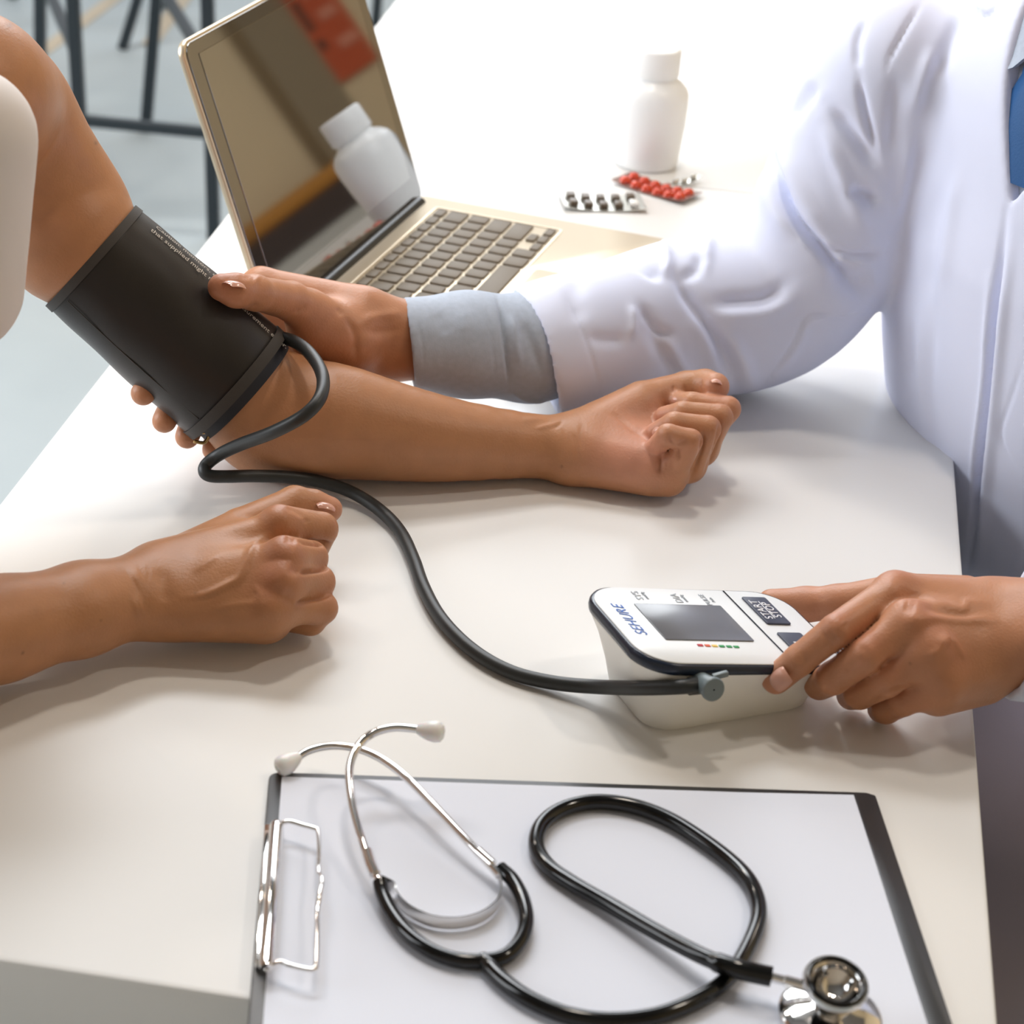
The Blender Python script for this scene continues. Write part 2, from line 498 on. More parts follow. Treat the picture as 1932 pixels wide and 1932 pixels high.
# back wall: solid at the right, glazed at the left
wb = quad_slab('wall_back', (2.2, 6.25, 2.2), 2.0, 0.1, 4.4, 'wall_beige')
def glazing(name, a, b, n):
    a, b = np.array(a, float), np.array(b, float); mb = MB()
    for i in range(n + 1):
        p = a + (b - a) * i / n; mb.add(bar((p[0], p[1], 0), (p[0], p[1], 4.4), 0.06, 0.06))
    for z in (0.05, 0.5, 2.3, 4.3): mb.add(bar((a[0], a[1], z), (b[0], b[1], z), 0.06, 0.06))
    tag(mb.build(name, MATS['mullion'], smooth=False), kind='structure')
glazing('window_1', (-3.5, 6.25), (1.2, 6.25), 4)
glazing('window_2', (-3.55, -0.4), (-3.55, 6.2), 5)
quad_slab('wall_left', (-3.55, -1.33, 2.2), 0.1, 1.75, 4.4, 'wall_brown')
sk = MB()  # made-up frame around the added overhead light, under the closed ceiling
for s in (-1, 1): sk.add(box((-0.8 + s * 1.0, 3.4, 4.37), 0.08, 1.9, 0.06)).add(box((-0.8, 3.4 + s * 0.9, 4.37), 1.92, 0.08, 0.06))
tag(sk.build('added_skylight_frame', MATS['mullion'], smooth=False), kind='structure')
# tan expansion joints in the floor
for i, (a, b) in enumerate([(W(110, 76, -TZ), W(205, 5, -TZ)), (W(306, 52, -TZ), W(345, 0, -TZ))]):
    a = a.copy(); b = b.copy(); d = b - a; a -= d * 0.6; b += d * 2.0; a[2] = b[2] = 0.0012
    mb = MB().add(bar(a, b, 0.035, 0.002, bev=0.0004)); mb.build('floor_joint', MATS['floor_joint'], fl, smooth=False)

# things along the right wall (seen only in the laptop screen)
XW = 3.2
pl = mobj('pillar', *box((XW - 0.03, 5.265, 2.2), 0.06, 0.22, 4.4, bev=0.004), MATS['pillar_grey'], smooth=False)
tag(pl, kind='structure')
pl.name = 'trim_1'

po = empty('wall_poster', (XW - 0.02, 5.515, 1.0), 'orange poster with dark lettering on the beige wall', 'poster')
mobj('sheet', *box((XW - 0.012, 5.515, 1.22), 0.012, 0.235, 0.60), MATS['poster_orange'], po, smooth=False)
for (z, h) in ((1.145, 0.10), (1.045, 0.035), (1.30, 0.08)): mobj('dark_lettering', *box((XW - 0.020, 5.45, z), 0.004, 0.024, h), MATS['poster_dark'], po, smooth=False)
for (y, z, wd) in ((5.55, 1.20, 0.10), (5.55, 1.12, 0.08), (5.56, 1.02, 0.09), (5.55, 1.36, 0.10)): mobj('pale_lettering', *box((XW - 0.020, y, z), 0.004, wd, 0.035), MATS['poster_pale'], po, smooth=False)
# ------------------------------------------------------------------ tables
TU = unit((0.9944, -0.1055, 0)); TV = unit((0.1055, 0.9944, 0)); TO = np.array([0.2325, 0.740, 0])
def table(v0, label, group=None):
    ln = 1.186
    c = TO - TU * 0.299 + TV * (v0 + ln / 2)
    e = empty('table', (c[0], c[1], 0), label, 'table', group)
    mobj('tabletop', *rslab(0.598, ln, 0.05, 0.004, 0.0025, (c + np.array([0, 0, TZ - 0.05]), TU, TV, (0, 0, 1)), 3), MATS['table_white'], e, auto=30)
    mb = MB()
    for s in (-1, 1): 
        mb.add(bar(c + TU * s * 0.25 - TV * (ln / 2 - 0.07) + np.array([0, 0, TZ - 0.075]), c + TU * s * 0.25 + TV * (ln / 2 - 0.07) + np.array([0, 0, TZ - 0.075]), 0.04, 0.05))
    mb.build('frame_rail', MATS['steel_leg'], e, smooth=False)
    for s in (-1, 1):
        for q in (-1, 1):
            p = c + TU * s * 0.25 + TV * q * (ln / 2 - 0.06)
            mobj('leg', *bar((p[0], p[1], 0), (p[0], p[1], TZ - 0.05), 0.045, 0.045), MATS['steel_leg'], e, smooth=False)
    return e
table(0.0, 'white table the hands and the monitor rest on')
table(1.1875, 'white table beyond the seam, carrying the pill bottle')

# ------------------------------------------------------------------ stools
def floor_pt(px, py):
    p = W(px, py, -TZ); p[2] = 0.0; return p
def stool(label, feet, lean, bars, group, top_z=0.75):
    c = np.mean(feet, 0)
    e = empty('metal_stool', (c[0], c[1], 0), label, 'stool', group)
    tops = [f + np.array([l[0], l[1], top_z]) for f, l in zip(feet, lean)]
    for f, t in zip(feet, tops): mobj('leg', *bar(f, t, 0.022, 0.022, up=(0, 1, 0.1)), MATS['dark_steel'], e, smooth=False)
    for z, i, j in bars:
        a = feet[i] + (tops[i] - feet[i]) * z / top_z; b = feet[j] + (tops[j] - feet[j]) * z / top_z
        mobj('crossbar', *bar(a, b, 0.018, 0.018), MATS['dark_steel'], e, smooth=False)
    X = unit((tops[1] - tops[0]) * np.array([1, 1, 0])); Y = np.cross((0, 0, 1), X); ct = np.mean(tops, 0); ct[2] = top_z
    mobj('seat', *rslab(0.38, 0.46, 0.03, 0.03, 0.008, (ct, X, Y, (0, 0, 1))), MATS['seat_wood'], e)
GS = 'dark metal stools standing behind the table'
fR = floor_pt(404, 450); fL = floor_pt(162, 425); bR = floor_pt(275, 245); bL = floor_pt(76, 226)
stool('dark metal stool nearest the table, its low crossbar showing beside the laptop', [fL, fR, bR, bL], [(-0.045, 0.06), (-0.04, 0.06), (0.07, -0.06), (0.03, -0.06)], [(0.185, 0, 1), (0.30, 0, 3), (0.30, 1, 2)], GS)
f0 = floor_pt(231, 92); dx = np.array([0.34, 0.02, 0]); dy = np.array([0.02, 0.36, 0])
stool('farther dark metal stool whose slanting leg shows between those of the nearest one', [f0 - dx, f0, f0 + dy, f0 - dx + dy], [(0.02, 0.05), (0.22, 0.05), (0.2, -0.05), (0.02, -0.05)], [(0.4, 0, 1), (0.4, 1, 2)], GS)
f1 = floor_pt(708, 50)
stool('dark metal stool leg showing right behind the top of the laptop lid', [f1, f1 + dx, f1 + dx + dy, f1 + dy], [(0.03, 0.04), (-0.03, 0.04), (-0.03, -0.04), (0.03, -0.04)], [(0.4, 0, 1), (0.4, 1, 2)], GS)
# ochre bench along the right wall, mirrored in the laptop screen
be = empty('wall_bench', (2.95, 4.75, 0), 'low ochre and dark bench along the beige wall', 'bench')
mobj('backrest', *rslab(0.06, 1.1, 0.05, 0.02, 0.015, ((3.10, 4.72, 0.70), (1, 0, 0), (0, 1, 0), (0, 0, 1))), MATS['bench_ochre'], be)
mobj('back_panel', *box((3.10, 4.72, 0.655), 0.04, 1.06, 0.09, bev=0.004), MATS['bench_dark'], be, smooth=False)
mobj('lower_panel', *box((3.10, 4.72, 0.555), 0.04, 1.06, 0.11, bev=0.004), MATS['bench_pale'], be, smooth=False)
mobj('seat', *rslab(0.34, 1.1, 0.05, 0.02, 0.012, ((2.93, 4.72, 0.45), (1, 0, 0), (0, 1, 0), (0, 0, 1))), MATS['bench_red'], be)
mobj('base', *box((2.93, 4.72, 0.225), 0.30, 1.0, 0.45, bev=0.004), MATS['bench_dark'], be, smooth=False)

# ceiling lamps (warm)
k = 0
WHERE = ['over the doctor', 'over the floor left of the laptop', 'over the far right of the room', 'over the far left of the room', 'over the middle of the table']
for (x, y) in ((1.4, 1.2), (-1.3, 2.5), (1.6, 3.4), (-1.4, 3.6), (0.0, 1.7)):
    e = empty('pendant_lamp', (x, y, 2.9), 'round warm pendant lamp ' + WHERE[k], 'lamp', 'warm pendant lamps'); k += 1
    mobj('housing', *lathe([(0.001, 0), (0.11, 0), (0.12, -0.01), (0.12, -0.05), (0.10, -0.055), (0.095, -0.045)], (x, y, 2.9)), MATS['mullion'], e)
    mobj('cord', *sweep([(x, y, 2.9), (x, y, 4.4)], 0.006, 8), MATS['mullion'], e)
    mobj('diffuser', *lathe([(0.096, -0.046), (0.05, -0.050), (0.0005, -0.051)], (x, y, 2.9)), MATS['lamp_glow'], e)
    d = bpy.data.lights.new('lamp_light', 'AREA'); d.shape = 'DISK'; d.size = 0.2; d.energy = 9; d.color = (1.0, 0.93, 0.84)
    o = bpy.data.objects.new('lamp_light', d); C.objects.link(o); o.location = (x, y, 2.84); o.parent = e; o.matrix_parent_inverse = Matrix.Translation((-x, -y, -2.9))

# ------------------------------------------------------------------ laptop
HD = unit((-0.2699, -0.9629, 0)); PD = np.array([-HD[1], HD[0], 0]); UZ = np.array([0, 0, 1.0])
HR = W(800, 372, 0.012)                     # far end of the hinge
LW, LD = 0.325, 0.227
lc = HR + HD * LW / 2
lap = empty('laptop', (lc[0] + PD[0] * 0.11, lc[1] + PD[1] * 0.11, TZ), 'open silver laptop with dark mirror-like screen and brown keys', 'laptop')
bc = HR + HD * (LW / 2) + PD * (LD / 2 - 0.006); bc = np.array([bc[0], bc[1], TZ])
base = mobj('base', *rslab(LW, LD, 0.0135, 0.012, 0.003, (bc + UZ * 0.001, -HD, PD * -1, UZ)), MATS['aluminium'], lap, auto=35)
# local frame: s runs from the user's left (near the camera) to right, t from the hinge to the front
SX = -HD
def LP(s, t, z): return bc + SX * (s - LW / 2) + PD * (t - LD / 2) + UZ * z
# keyboard well (slightly sunk frame look: thin rim)
kz = 0.0146
K0s, K0t = 0.0245, 0.030
rows = []
U = 0.019
rows.append((0.0, 0.0095, [(0.0196 * 0 + i * 0.01949, 0.0165) for i in range(14)]))
def row(widths, gap=0.003):
    out = []; x = 0
    for wd in widths: out.append((x, wd)); x += wd + gap
    return out
kw = 0.016
tot = 14 * 0.01949 - 0.003
def fit(ws):
    g = 0.003 * (len(ws) - 1); s = (tot - g) / sum(ws); return row([q * s for q in ws])
keys = [(0.0, 0.0085, fit([1] * 14)), (0.0115, 0.016, fit([1] * 13 + [1.5])), (0.0305, 0.016, fit([1.5] + [1] * 13)), (0.0495, 0.016, fit([1.8] + [1] * 11 + [1.85])),
        (0.0685, 0.016, fit([2.35] + [1] * 10 + [2.35])), (0.0875, 0.017, fit([1, 1, 1, 1.2, 5.6, 1.25, 1, 3.3]))]
for ri, (t0, dp, ks) in enumerate(keys):
    for ci, (x, wd) in enumerate(ks):
        if ri == 5 and ci == len(ks) - 1:
            aw = (wd - 0.006) / 3
            for q in range(3):
                if q == 1:
                    for hh in (0, 1):
                        mobj('key', *rslab(aw, 0.0076, 0.0016, 0.0015, 0.0004, (LP(K0s + x + q * (aw + 0.003) + aw / 2, K0t + t0 + 0.0038 + hh * 0.0092, kz - 0.0004), SX, -PD, UZ), 3), MATS['key'], base)
                else:
                    mobj('key', *rslab(aw, 0.0076, 0.0016, 0.0015, 0.0004, (LP(K0s + x + q * (aw + 0.003) + aw / 2, K0t + t0 + 0.0130, kz - 0.0004), SX, -PD, UZ), 3), MATS['key'], base)
            continue
        mobj('key', *rslab(wd, dp, 0.0016, 0.0018, 0.0004, (LP(K0s + x + wd / 2, K0t + t0 + dp / 2, kz - 0.0004), SX, -PD, UZ), 3), MATS['key'], base)
# keyboard surround ridge and trackpad
def ring(wd, dp, r, h, th, frame):
    o1, o2 = rrect(wd, dp, r, 5), rrect(wd, dp, r, 5, th)
    return loft([(o1, 0), (o1, h), (o2, h), (o2, 0)], frame, caps=(False, False))
mobj('keyboard_frame', *ring(tot + 0.010, 0.1125, 0.004, 0.0008, 0.0012, (LP(K0s + tot / 2, K0t + 0.052, 0.0142), SX, -PD, UZ)), MATS['aluminium'], base, auto=35)
mobj('trackpad', *rslab(0.105, 0.070, 0.0010, 0.004, 0.0003, (LP(LW / 2 - 0.012, 0.180, 0.0140), SX, -PD, UZ)), MATS['aluminium'], base)
# hinge
mobj('hinge', *sweep([LP(0.045, 0.008, 0.0115), LP(LW - 0.018, 0.008, 0.0115)], 0.0068, 20), MATS['hinge_black'], lap, auto=40)
# lid
th = math.radians(110.5); LBd = unit(PD * math.cos(th) + UZ * math.sin(th)); LN = unit(np.cross(LBd, SX)); 
if LN @ PD < 0: LN = -LN
LH = 0.2165; lo_ = LP(LW / 2, 0.006, 0.010)
fr = (lo_ + LBd * (LH / 2) - LN * 0.006, SX, LBd, np.cross(SX, LBd))
sgn = 1 if np.cross(SX, LBd) @ LN > 0 else -1
if sgn < 0: fr = (lo_ + LBd * (LH / 2), SX, LBd, np.cross(SX, LBd))
lid = mobj('lid', *rslab(LW, LH, 0.006, 0.012, 0.002, fr), MATS['aluminium'], lap, auto=35)
def lidfr(b, off): 
    o = lo_ + LBd * b + LN * off
    return (o, SX, unit(np.cross(LN, SX)), LN)
mobj('bezel', *rslab(LW - 0.004, LH - 0.005, 0.0010, 0.010, 0.0004, lidfr(LH / 2, 0.0)), MATS['bezel'], lid, smooth=False)
mobj('screen', *rslab(0.288, 0.180, 0.0008, 0.0006, 0.0002, lidfr(LH / 2 + 0.006, 0.0007), 1), MATS['screen_glass'], lid, smooth=False)

# ------------------------------------------------------------------ pill bottle
bp = W(1217, 309, 0.0)
bt = empty('pill_bottle', bp, 'white plastic pill bottle with screw cap, standing beyond the laptop', 'bottle')
prof = [(0.0005, 0), (0.026, 0.0), (0.0275, 0.0015), (0.0285, 0.006), (0.0315, 0.040), (0.032, 0.056), (0.0318, 0.066), (0.030, 0.071), (0.026, 0.0755), (0.0205, 0.079), (0.019, 0.081), (0.019, 0.084)]
mobj('bottle_body', *lathe(prof, bp, seg=64), MATS['white_plastic'], bt)
BS = 1.05
V, Fc = lathe([(0.0005, 0.1068), (0.018, 0.1070), (0.0205, 0.1062), (0.0213, 0.1045), (0.0213, 0.0835), (0.0205, 0.0825), (0.017, 0.0825)], bp, seg=96)
V = np.array(V); ctr = np.array([bp[0], bp[1], 0])
for i in range(len(V)):
    if 3 * 96 <= i < 5 * 96 and (i % 2): V[i, :2] = ctr[:2] + (V[i, :2] - ctr[:2]) * 0.982
mobj('cap', V, Fc, MATS['cap_plastic'], bt)
a0 = math.radians(20)
lb = mobj('label', *lathe([(0.0290, 0.0080), (0.0318, 0.038), (0.0326, 0.056), (0.0324, 0.064)], bp, seg=30, a0=math.radians(25), a1=math.radians(150)), MATS['bottle_label'], bt)
for (aa, zz, sz) in ((60, 0.052, 0.005), (75, 0.046, 0.006), (52, 0.040, 0.004), (88, 0.055, 0.004), (66, 0.030, 0.0035)):
    t = math.radians(aa); n = np.array([math.cos(t), math.sin(t), 0]); p = bp + n * (0.0318 + 0.0006) + np.array([0, 0, zz])
    mobj('label_mark', *lathe([(0.0004, 0.0012), (sz * 0.6, 0.0010), (sz, 0.0)], p, ax=n, seg=10), MATS['label_yellow'], bt)

for o in bt.children:
    o.matrix_parent_inverse = Matrix.Translation(-bt.location)
bt.scale = (1.06, 1.06, 1.04)
# ------------------------------------------------------------------ blister packs
def blister(label, c0, c1, wd, nx, ny, body_m, pill_m, kind, tilt=0.0, z0=0.0006, missing=()):
    c0, c1 = np.asarray(c0), np.asarray(c1); X = unit(c1 - c0); Y = unit(np.cross(UZ, X)); ln = np.linalg.norm(c1 - c0)
    c = (c0 + c1) / 2
    e = empty('blister_pack', (c[0], c[1], TZ), label, 'pill pack', 'blister packs by the bottle')
    # a slightly bowed foil sheet
    n = 14; V = []; Fc = []
    bow = lambda u: 0.0035 * (2 * u - 1) ** 2 + tilt * u
    for s in (0, 1):
        for i in range(n + 1):
            u = i / n; p = c0 + (c1 - c0) * u
            for q in (-1, 1): V.append((p[0] + Y[0] * q * wd / 2, p[1] + Y[1] * q * wd / 2, TZ + z0 + bow(u) + s * 0.0006))
    m = 2 * (n + 1)
    for i in range(n):
        a = 2 * i; Fc += [(m + a, m + a + 2, m + a + 3, m + a + 1), (a, a + 1, a + 3, a + 2), (a, a + 2, m + a + 2, m + a), (a + 1, m + a + 1, m + a + 3, a + 3)]
    Fc += [(0, m, m + 1, 1), (2 * n, 2 * n + 1, m + 2 * n + 1, m + 2 * n)]
    sh = mobj('foil_sheet', V, Fc, MATS[body_m], e, smooth=False)
    for i in range(nx):
        for j in range(ny):
            if (i, j) in missing: pm = 'tablet_pale'
            else: pm = pill_m
            u = (i + 0.75) / (nx + 0.5); p = c0 + (c1 - c0) * u + Y * ((j + 0.5) / ny - 0.5) * wd * 0.86
            p = np.array([p[0], p[1], TZ + z0 + bow(u) + 0.0004])
            if kind == 'square': mobj('tablet', *rslab(ln / nx * 0.50, wd / ny * 0.55, 0.0045, 0.0016, 0.0011, (p, X, Y, UZ), 3), MATS[pm], e, auto=50)
            else:
                V2, F2 = lathe([(0.0062, 0), (0.0058, 0.002), (0.0042, 0.0040), (0.002, 0.0048), (0.0003, 0.0050)], (0, 0, 0), seg=14)
                V2 = [p + X * v[0] * 0.86 + Y * v[1] * 0.95 + UZ * v[2] for v in V2]; mobj('tablet', V2, F2, MATS[pm], e)
    return e
blister('silver blister pack with two rows of square brown tablets, nearest the laptop', W(1058, 380, 0.002), W(1213, 384, 0.002), 0.040, 5, 2, 'foil', 'tablet_dark', 'square', missing=((4, 0),))
blister('blister pack filled with round red tablets, before the pill bottle', W(1172, 336, 0.002), W(1306, 376, 0.002), 0.034, 6, 2, 'foil_red', 'tablet_red', 'round')
blister('pale blister pack lying face down beside the red one', W(1262, 350, 0.004), W(1320, 334, 0.004), 0.006, 3, 1, 'foil', 'foil', 'square', z0=0.002)

# ------------------------------------------------------------------ clipboard
pTL, pTR = W(530, 1465, 0.004), W(1609, 1502, 0.004)
CX = unit((pTR - pTL) * np.array([1, 1, 0])); CY = unit(np.cross(UZ, CX))
pw, pd_ = 0.297, 0.210
pc = pTL + CX * pw / 2 - CY * pd_ / 2; pc[2] = TZ
cb = empty('clipboard', pc, 'black clipboard with a blank sheet lying at the front of the table', 'clipboard')
bdc = pc + CX * 0.0030 + CY * 0.0010
board = mobj('board', *rslab(pw + 0.0185, pd_ + 0.0095, 0.0028, 0.006, 0.0009, (bdc + UZ * 0.0002, CX, CY, UZ)), MATS['board_black'], cb, auto=35)
# stepped cover along the right side
mobj('board_edge', *rslab(0.012, pd_ + 0.004, 0.0014, 0.002, 0.0005, (pc + CX * (pw / 2 + 0.0055) + UZ * 0.0029, CX, CY, UZ)), MATS['board_black'], cb, auto=35)
n = 24; V = []; Fc = []
for s in (0, 1):
    for i in range(n + 1):
        u = i / n; lift = 0.0008 * max(0, u - 0.8) / 0.2
        for q in (-1, 1):
            p = pc + CX * (u - 0.5) * (pw - 0.001) + CY * q * pd_ / 2; V.append((p[0], p[1], TZ + 0.0032 + s * 0.0008 + lift))
m = 2 * (n + 1)
for i in range(n):
    a = 2 * i; Fc += [(m + a, m + a + 1, m + a + 3, m + a + 2), (a, a + 2, a + 3, a + 1), (a, m + a, m + a + 2, a + 2), (a + 1, a + 3, m + a + 3, m + a + 1)]
Fc += [(0, 1, m + 1, m), (2 * n, m + 2 * n, m + 2 * n + 1, 2 * n + 1)]
sheet = mobj('sheet_stack', V, Fc, MATS['paper'], cb, smooth=False)
# clip: rolled plate plus wire
ca, cbp = W(522, 1556, 0.011), W(503, 1828, 0.011)
clip = mobj('clip_bar', *sweep([ca, ca + (cbp - ca) * 0.02, ca + (cbp - ca) * 0.98, cbp], [0.0030, 0.0036, 0.0036, 0.0030], 20), MATS['chrome'], cb, auto=50)
mobj('clip_plate', *bar(W(514, 1562, 0.0058), W(497, 1822, 0.0058), 0.008, 0.005, bev=0.001), MATS['chrome'], clip, auto=40)
mobj('clip_jaw', *bar(W(532, 1562, 0.0062), W(514, 1822, 0.0062), 0.0015, 0.0050, bev=0.0004), MATS['chrome'], clip, auto=40)
mobj('clip_stop', *bar(W(496, 1683, 0.006), W(493, 1708, 0.006), 0.003, 0.004, bev=0.0005), MATS['board_black'], clip)
wire = [W(522, 1558, 0.011), W(535, 1552, 0.013), W(549, 1550, 0.0135), W(572, 1557, 0.0135), W(594, 1563, 0.0135), W(600, 1568, 0.0135), W(602, 1600, 0.0135), W(601, 1645, 0.0135), W(606, 1653, 0.0155),
        W(607, 1668, 0.0165), W(603, 1690, 0.0155), W(599, 1718, 0.0135), W(599, 1760, 0.0135), W(597, 1818, 0.0135), W(593, 1828, 0.0135), W(580, 1829, 0.0135), W(550, 1822, 0.0135), W(530, 1815, 0.0130), W(515, 1820, 0.012), W(500, 1832, 0.010)]
mobj('clip_wire', *sweep(catmull(wire, 5), 0.00115, 10), MATS['chrome'], clip)

# ------------------------------------------------------------------ stethoscope
ste = empty('stethoscope', W(1000, 1700, 0.004), 'black stethoscope with chrome ear tubes lying on the clipboard', 'stethoscope')
def pz(lst): return [W(*q) for q in lst]
e1 = pz([(794, 1377, 0.040), (770, 1374, 0.0395), (742, 1373, 0.039), (712, 1380, 0.037), (686, 1396, 0.034), (667, 1423, 0.031), (659, 1460, 0.028), (665, 1518, 0.024), (680, 1575, 0.020), (696, 1622, 0.016), (711, 1655, 0.014), (722, 1675, 0.012)])
e2 = pz([(560, 1430, 0.010), (582, 1417, 0.012), (612, 1409, 0.014), (645, 1408, 0.016), (685, 1416, 0.018), (728, 1437, 0.018), (770, 1470, 0.018), (820, 1521, 0.017), (868, 1572, 0.015), (905, 1611, 0.013), (926, 1633, 0.012), (942, 1652, 0.011)])
for e in (e1, e2): mobj('ear_tube', *sweep(catmull(e, 8), 0.0021, 16), MATS['chrome'], ste, auto=50)
def tip(p, d, r):
    d = unit(d); prof = [(0.0022, -0.002), (0.0034, 0.000), (0.0050, 0.004), (0.0056, 0.0075), (0.0050, 0.0105), (0.0032, 0.0118), (0.0012, 0.0120), (0.0008, 0.0105)]
    return lathe([(a * r, b * r) for a, b in prof], p, ax=d, seg=28)
mobj('ear_tip', *tip(e1[0], e1[0] - e1[1], 1.0), MATS['ear_silicone'], ste)
mobj('ear_tip', *tip(e2[0], e2[0] - e2[1], 1.0), MATS['ear_silicone'], ste)
# leaf spring: upright band
sp = pz([(714, 1652, 0.0140), (732, 1660, 0.0125), (744, 1668, 0.0115), (751, 1688, 0.0110), (773, 1710, 0.0110), (815, 1729, 0.0110), (862, 1733, 0.0110), (905, 1723, 0.0110), (934, 1703, 0.0110), (946, 1680, 0.0112), (945, 1660, 0.0115), (937, 1640, 0.0120)])
S = catmull(sp, 8); N_ = len(S); V = []; Fc = []
tgS = np.gradient(S, axis=0)
for i in range(N_):
    t = unit(tgS[i]); side = unit(np.cross(UZ, t)); u = i / (N_ - 1); hh = 0.0062 * (0.35 + 0.65 * min(1, min(u, 1 - u) * 6))
    for dz in (0.0009, -hh):
        for sd in (-0.0003, 0.0003): V.append(S[i] + UZ * dz + side * sd)
for i in range(N_ - 1):
    a = 4 * i; b = a + 4
    Fc += [(a, a + 1, b + 1, b), (a + 2, b + 2, b + 3, a + 3), (a, b, b + 2, a + 2), (a + 1, a + 3, b + 3, b + 1)]
Fc += [(0, 2, 3, 1), (4 * N_ - 4, 4 * N_ - 3, 4 * N_ - 1, 4 * N_ - 2)]
mobj('spring_band', V, Fc, MATS['chrome'], ste, auto=40)
mobj('spring_sleeve', *sweep(pz([(692, 1606, 0.0178), (700, 1632, 0.0158), (708, 1650, 0.0145)]), 0.0028, 14), MATS['chrome'], ste, auto=50)
mobj('spring_sleeve', *sweep(pz([(902, 1606, 0.0135), (930, 1631, 0.0125)]), 0.0026, 14), MATS['chrome'], ste, auto=50)
yk = pz([(717, 1664, 0.0125), (721, 1683, 0.011), (737, 1719, 0.0095), (768, 1760, 0.0085), (812, 1793, 0.0080), (862, 1811, 0.0078), (915, 1813, 0.0078), (955, 1803, 0.0080), (982, 1775, 0.0085), (993, 1738, 0.0090), (986, 1697, 0.0100), (967, 1661, 0.011), (943, 1638, 0.012)])
yoke = mobj('yoke_tube', *sweep(catmull(yk, 8), 0.0036, 20), MATS['rubber_black'], ste, auto=50)
mt = pz([(908, 1806, 0.0082), (922, 1822, 0.0082), (950, 1851, 0.0080), (1000, 1886, 0.0080), (1070, 1915, 0.0080), (1150, 1926, 0.0080), (1240, 1916, 0.0080), (1320, 1884, 0.0080), (1376, 1842, 0.0080), (1410, 1790, 0.0080), (1431, 1732, 0.0080), (1424, 1682, 0.0080), (1393, 1638, 0.0080), (1330, 1588, 0.0080), (1260, 1545, 0.0080),
         (1190, 1520, 0.0080), (1120, 1513, 0.0080), (1060, 1527, 0.0080), (1022, 1556, 0.0080), (1012, 1595, 0.0080), (1034, 1634, 0.0080), (1085, 1670, 0.0085), (1160, 1713, 0.0095), (1250, 1765, 0.0120), (1330, 1806, 0.0155), (1390, 1828, 0.0170), (1456, 1843, 0.0165)])
C_ = catmull(mt, 8); rr_ = np.full(len(C_), 0.0040); rr_[:10] = np.linspace(0.0030, 0.0040, 10)
s_ = np.linspace(0, 1, len(C_)); rr_[-14:] = 0.0047
mobj('main_tube', *sweep(C_, rr_, 20), MATS['rubber_black'], ste, auto=50)
# chest piece
hc = W(1578, 1853, 0.033); 
dc = W(1566, 1915, 0.0070)
axc = unit(hc - dc + np.array([0, 0, 0.010])); tl = unit((0.10, -0.22, 1.0))
hd_ = mobj('diaphragm', *lathe([(0.0005, -0.003), (0.0215, -0.0030), (0.0232, -0.0015), (0.0232, 0.0010), (0.0215, 0.0026), (0.0150, 0.0040), (0.0085, 0.0060), (0.0075, 0.0090)], dc, ax=(0.02, -0.05, 1), seg=56), MATS['chrome'], ste, auto=45)
mobj('bell_stem', *lathe([(0.0080, 0.0), (0.0085, 0.002), (0.0082, 0.006), (0.0080, 0.016), (0.0090, 0.020)], dc + UZ * 0.006, ax=hc - dc - UZ * 0.004, seg=40), MATS['chrome'], ste, auto=45)
mobj('bell', *lathe([(0.0004, -0.010), (0.004, -0.0093), (0.0085, -0.0055), (0.0107, -0.0008), (0.0118, 0.0004), (0.0143, 0.0006), (0.0150, -0.0008), (0.0146, -0.0030), (0.0115, -0.0075), (0.0088, -0.012)], hc, ax=tl, seg=56), MATS['chrome'], ste, auto=50)
mobj('bell_rim', *lathe([(0.0112, 0.0006), (0.0118, 0.0016), (0.0128, 0.0018), (0.0134, 0.0010), (0.0132, 0.0004)], hc, ax=tl, seg=56), MATS['rubber_black'], ste)
mobj('stem', *sweep([W(1450, 1842, 0.0165), W(1480, 1850, 0.0165), W(1481, 1850, 0.0165), W(1540, 1866, 0.0165)], [0.0022, 0.0022, 0.0026, 0.0026], 18), MATS['chrome'], ste, auto=50)

# ------------------------------------------------------------------ blood pressure monitor
MX = unit((0.905, 0.425, 0)); MY = np.array([-MX[1], MX[0], 0])
zl, zr = 0.054, 0.030
FLp = W(1088, 1103, zl); NLp = W(1222, 1254, zl)
ml, mw = 0.132, 0.0885
mc = FLp + MX * ml / 2 - MY * mw / 2; mc = np.array([mc[0], mc[1], TZ])
mon = empty('blood_pressure_monitor', mc, 'white blood pressure monitor with grey display under a hand', 'monitor')
zt = lambda x: zl + (zr - zl) * (x + ml / 2) / ml
frm = (mc, MX, MY, UZ)
def ztop(frac):
    return lambda x, y, z: z * (zt(x) / zl) 
out0 = rrect(ml, mw, 0.022, 10)
def shr(inset, shift=0.0): return rrect(ml, mw, 0.022, 10, inset)
def sc_out(kx, ky, r=0.022, ox=0.0, oy=0.0): return [(x * kx + ox, y * ky + oy) for x, y in out0]
lv = [(sc_out(0.74, 0.66), 0.0012), (sc_out(0.77, 0.70), 0.0), (sc_out(0.79, 0.72), 0.0015), (sc_out(0.84, 0.80), 0.018), (sc_out(0.91, 0.89), 0.034), (sc_out(0.965, 0.955), 0.0425), (sc_out(0.985, 0.98), 0.0455), (sc_out(0.985, 0.98), 0.048)]
mobj('housing', *loft(lv, frm, ztop(1)), MATS['bp_white'], mon, auto=60)
lv = [(sc_out(0.97, 0.96), 0.0462), (sc_out(1.0, 1.0), 0.0470), (sc_out(1.004, 1.006), 0.0490), (sc_out(1.0, 1.0), 0.0515), (sc_out(0.985, 0.978), 0.0535), (sc_out(0.965, 0.95), 0.0537)]
mobj('rim', *loft(lv, frm, ztop(1)), MATS['bp_navy'], mon, auto=60)
lv = [(sc_out(0.968, 0.953), 0.0530), (sc_out(0.966, 0.951), 0.0541), (sc_out(0.960, 0.945), 0.0544)]
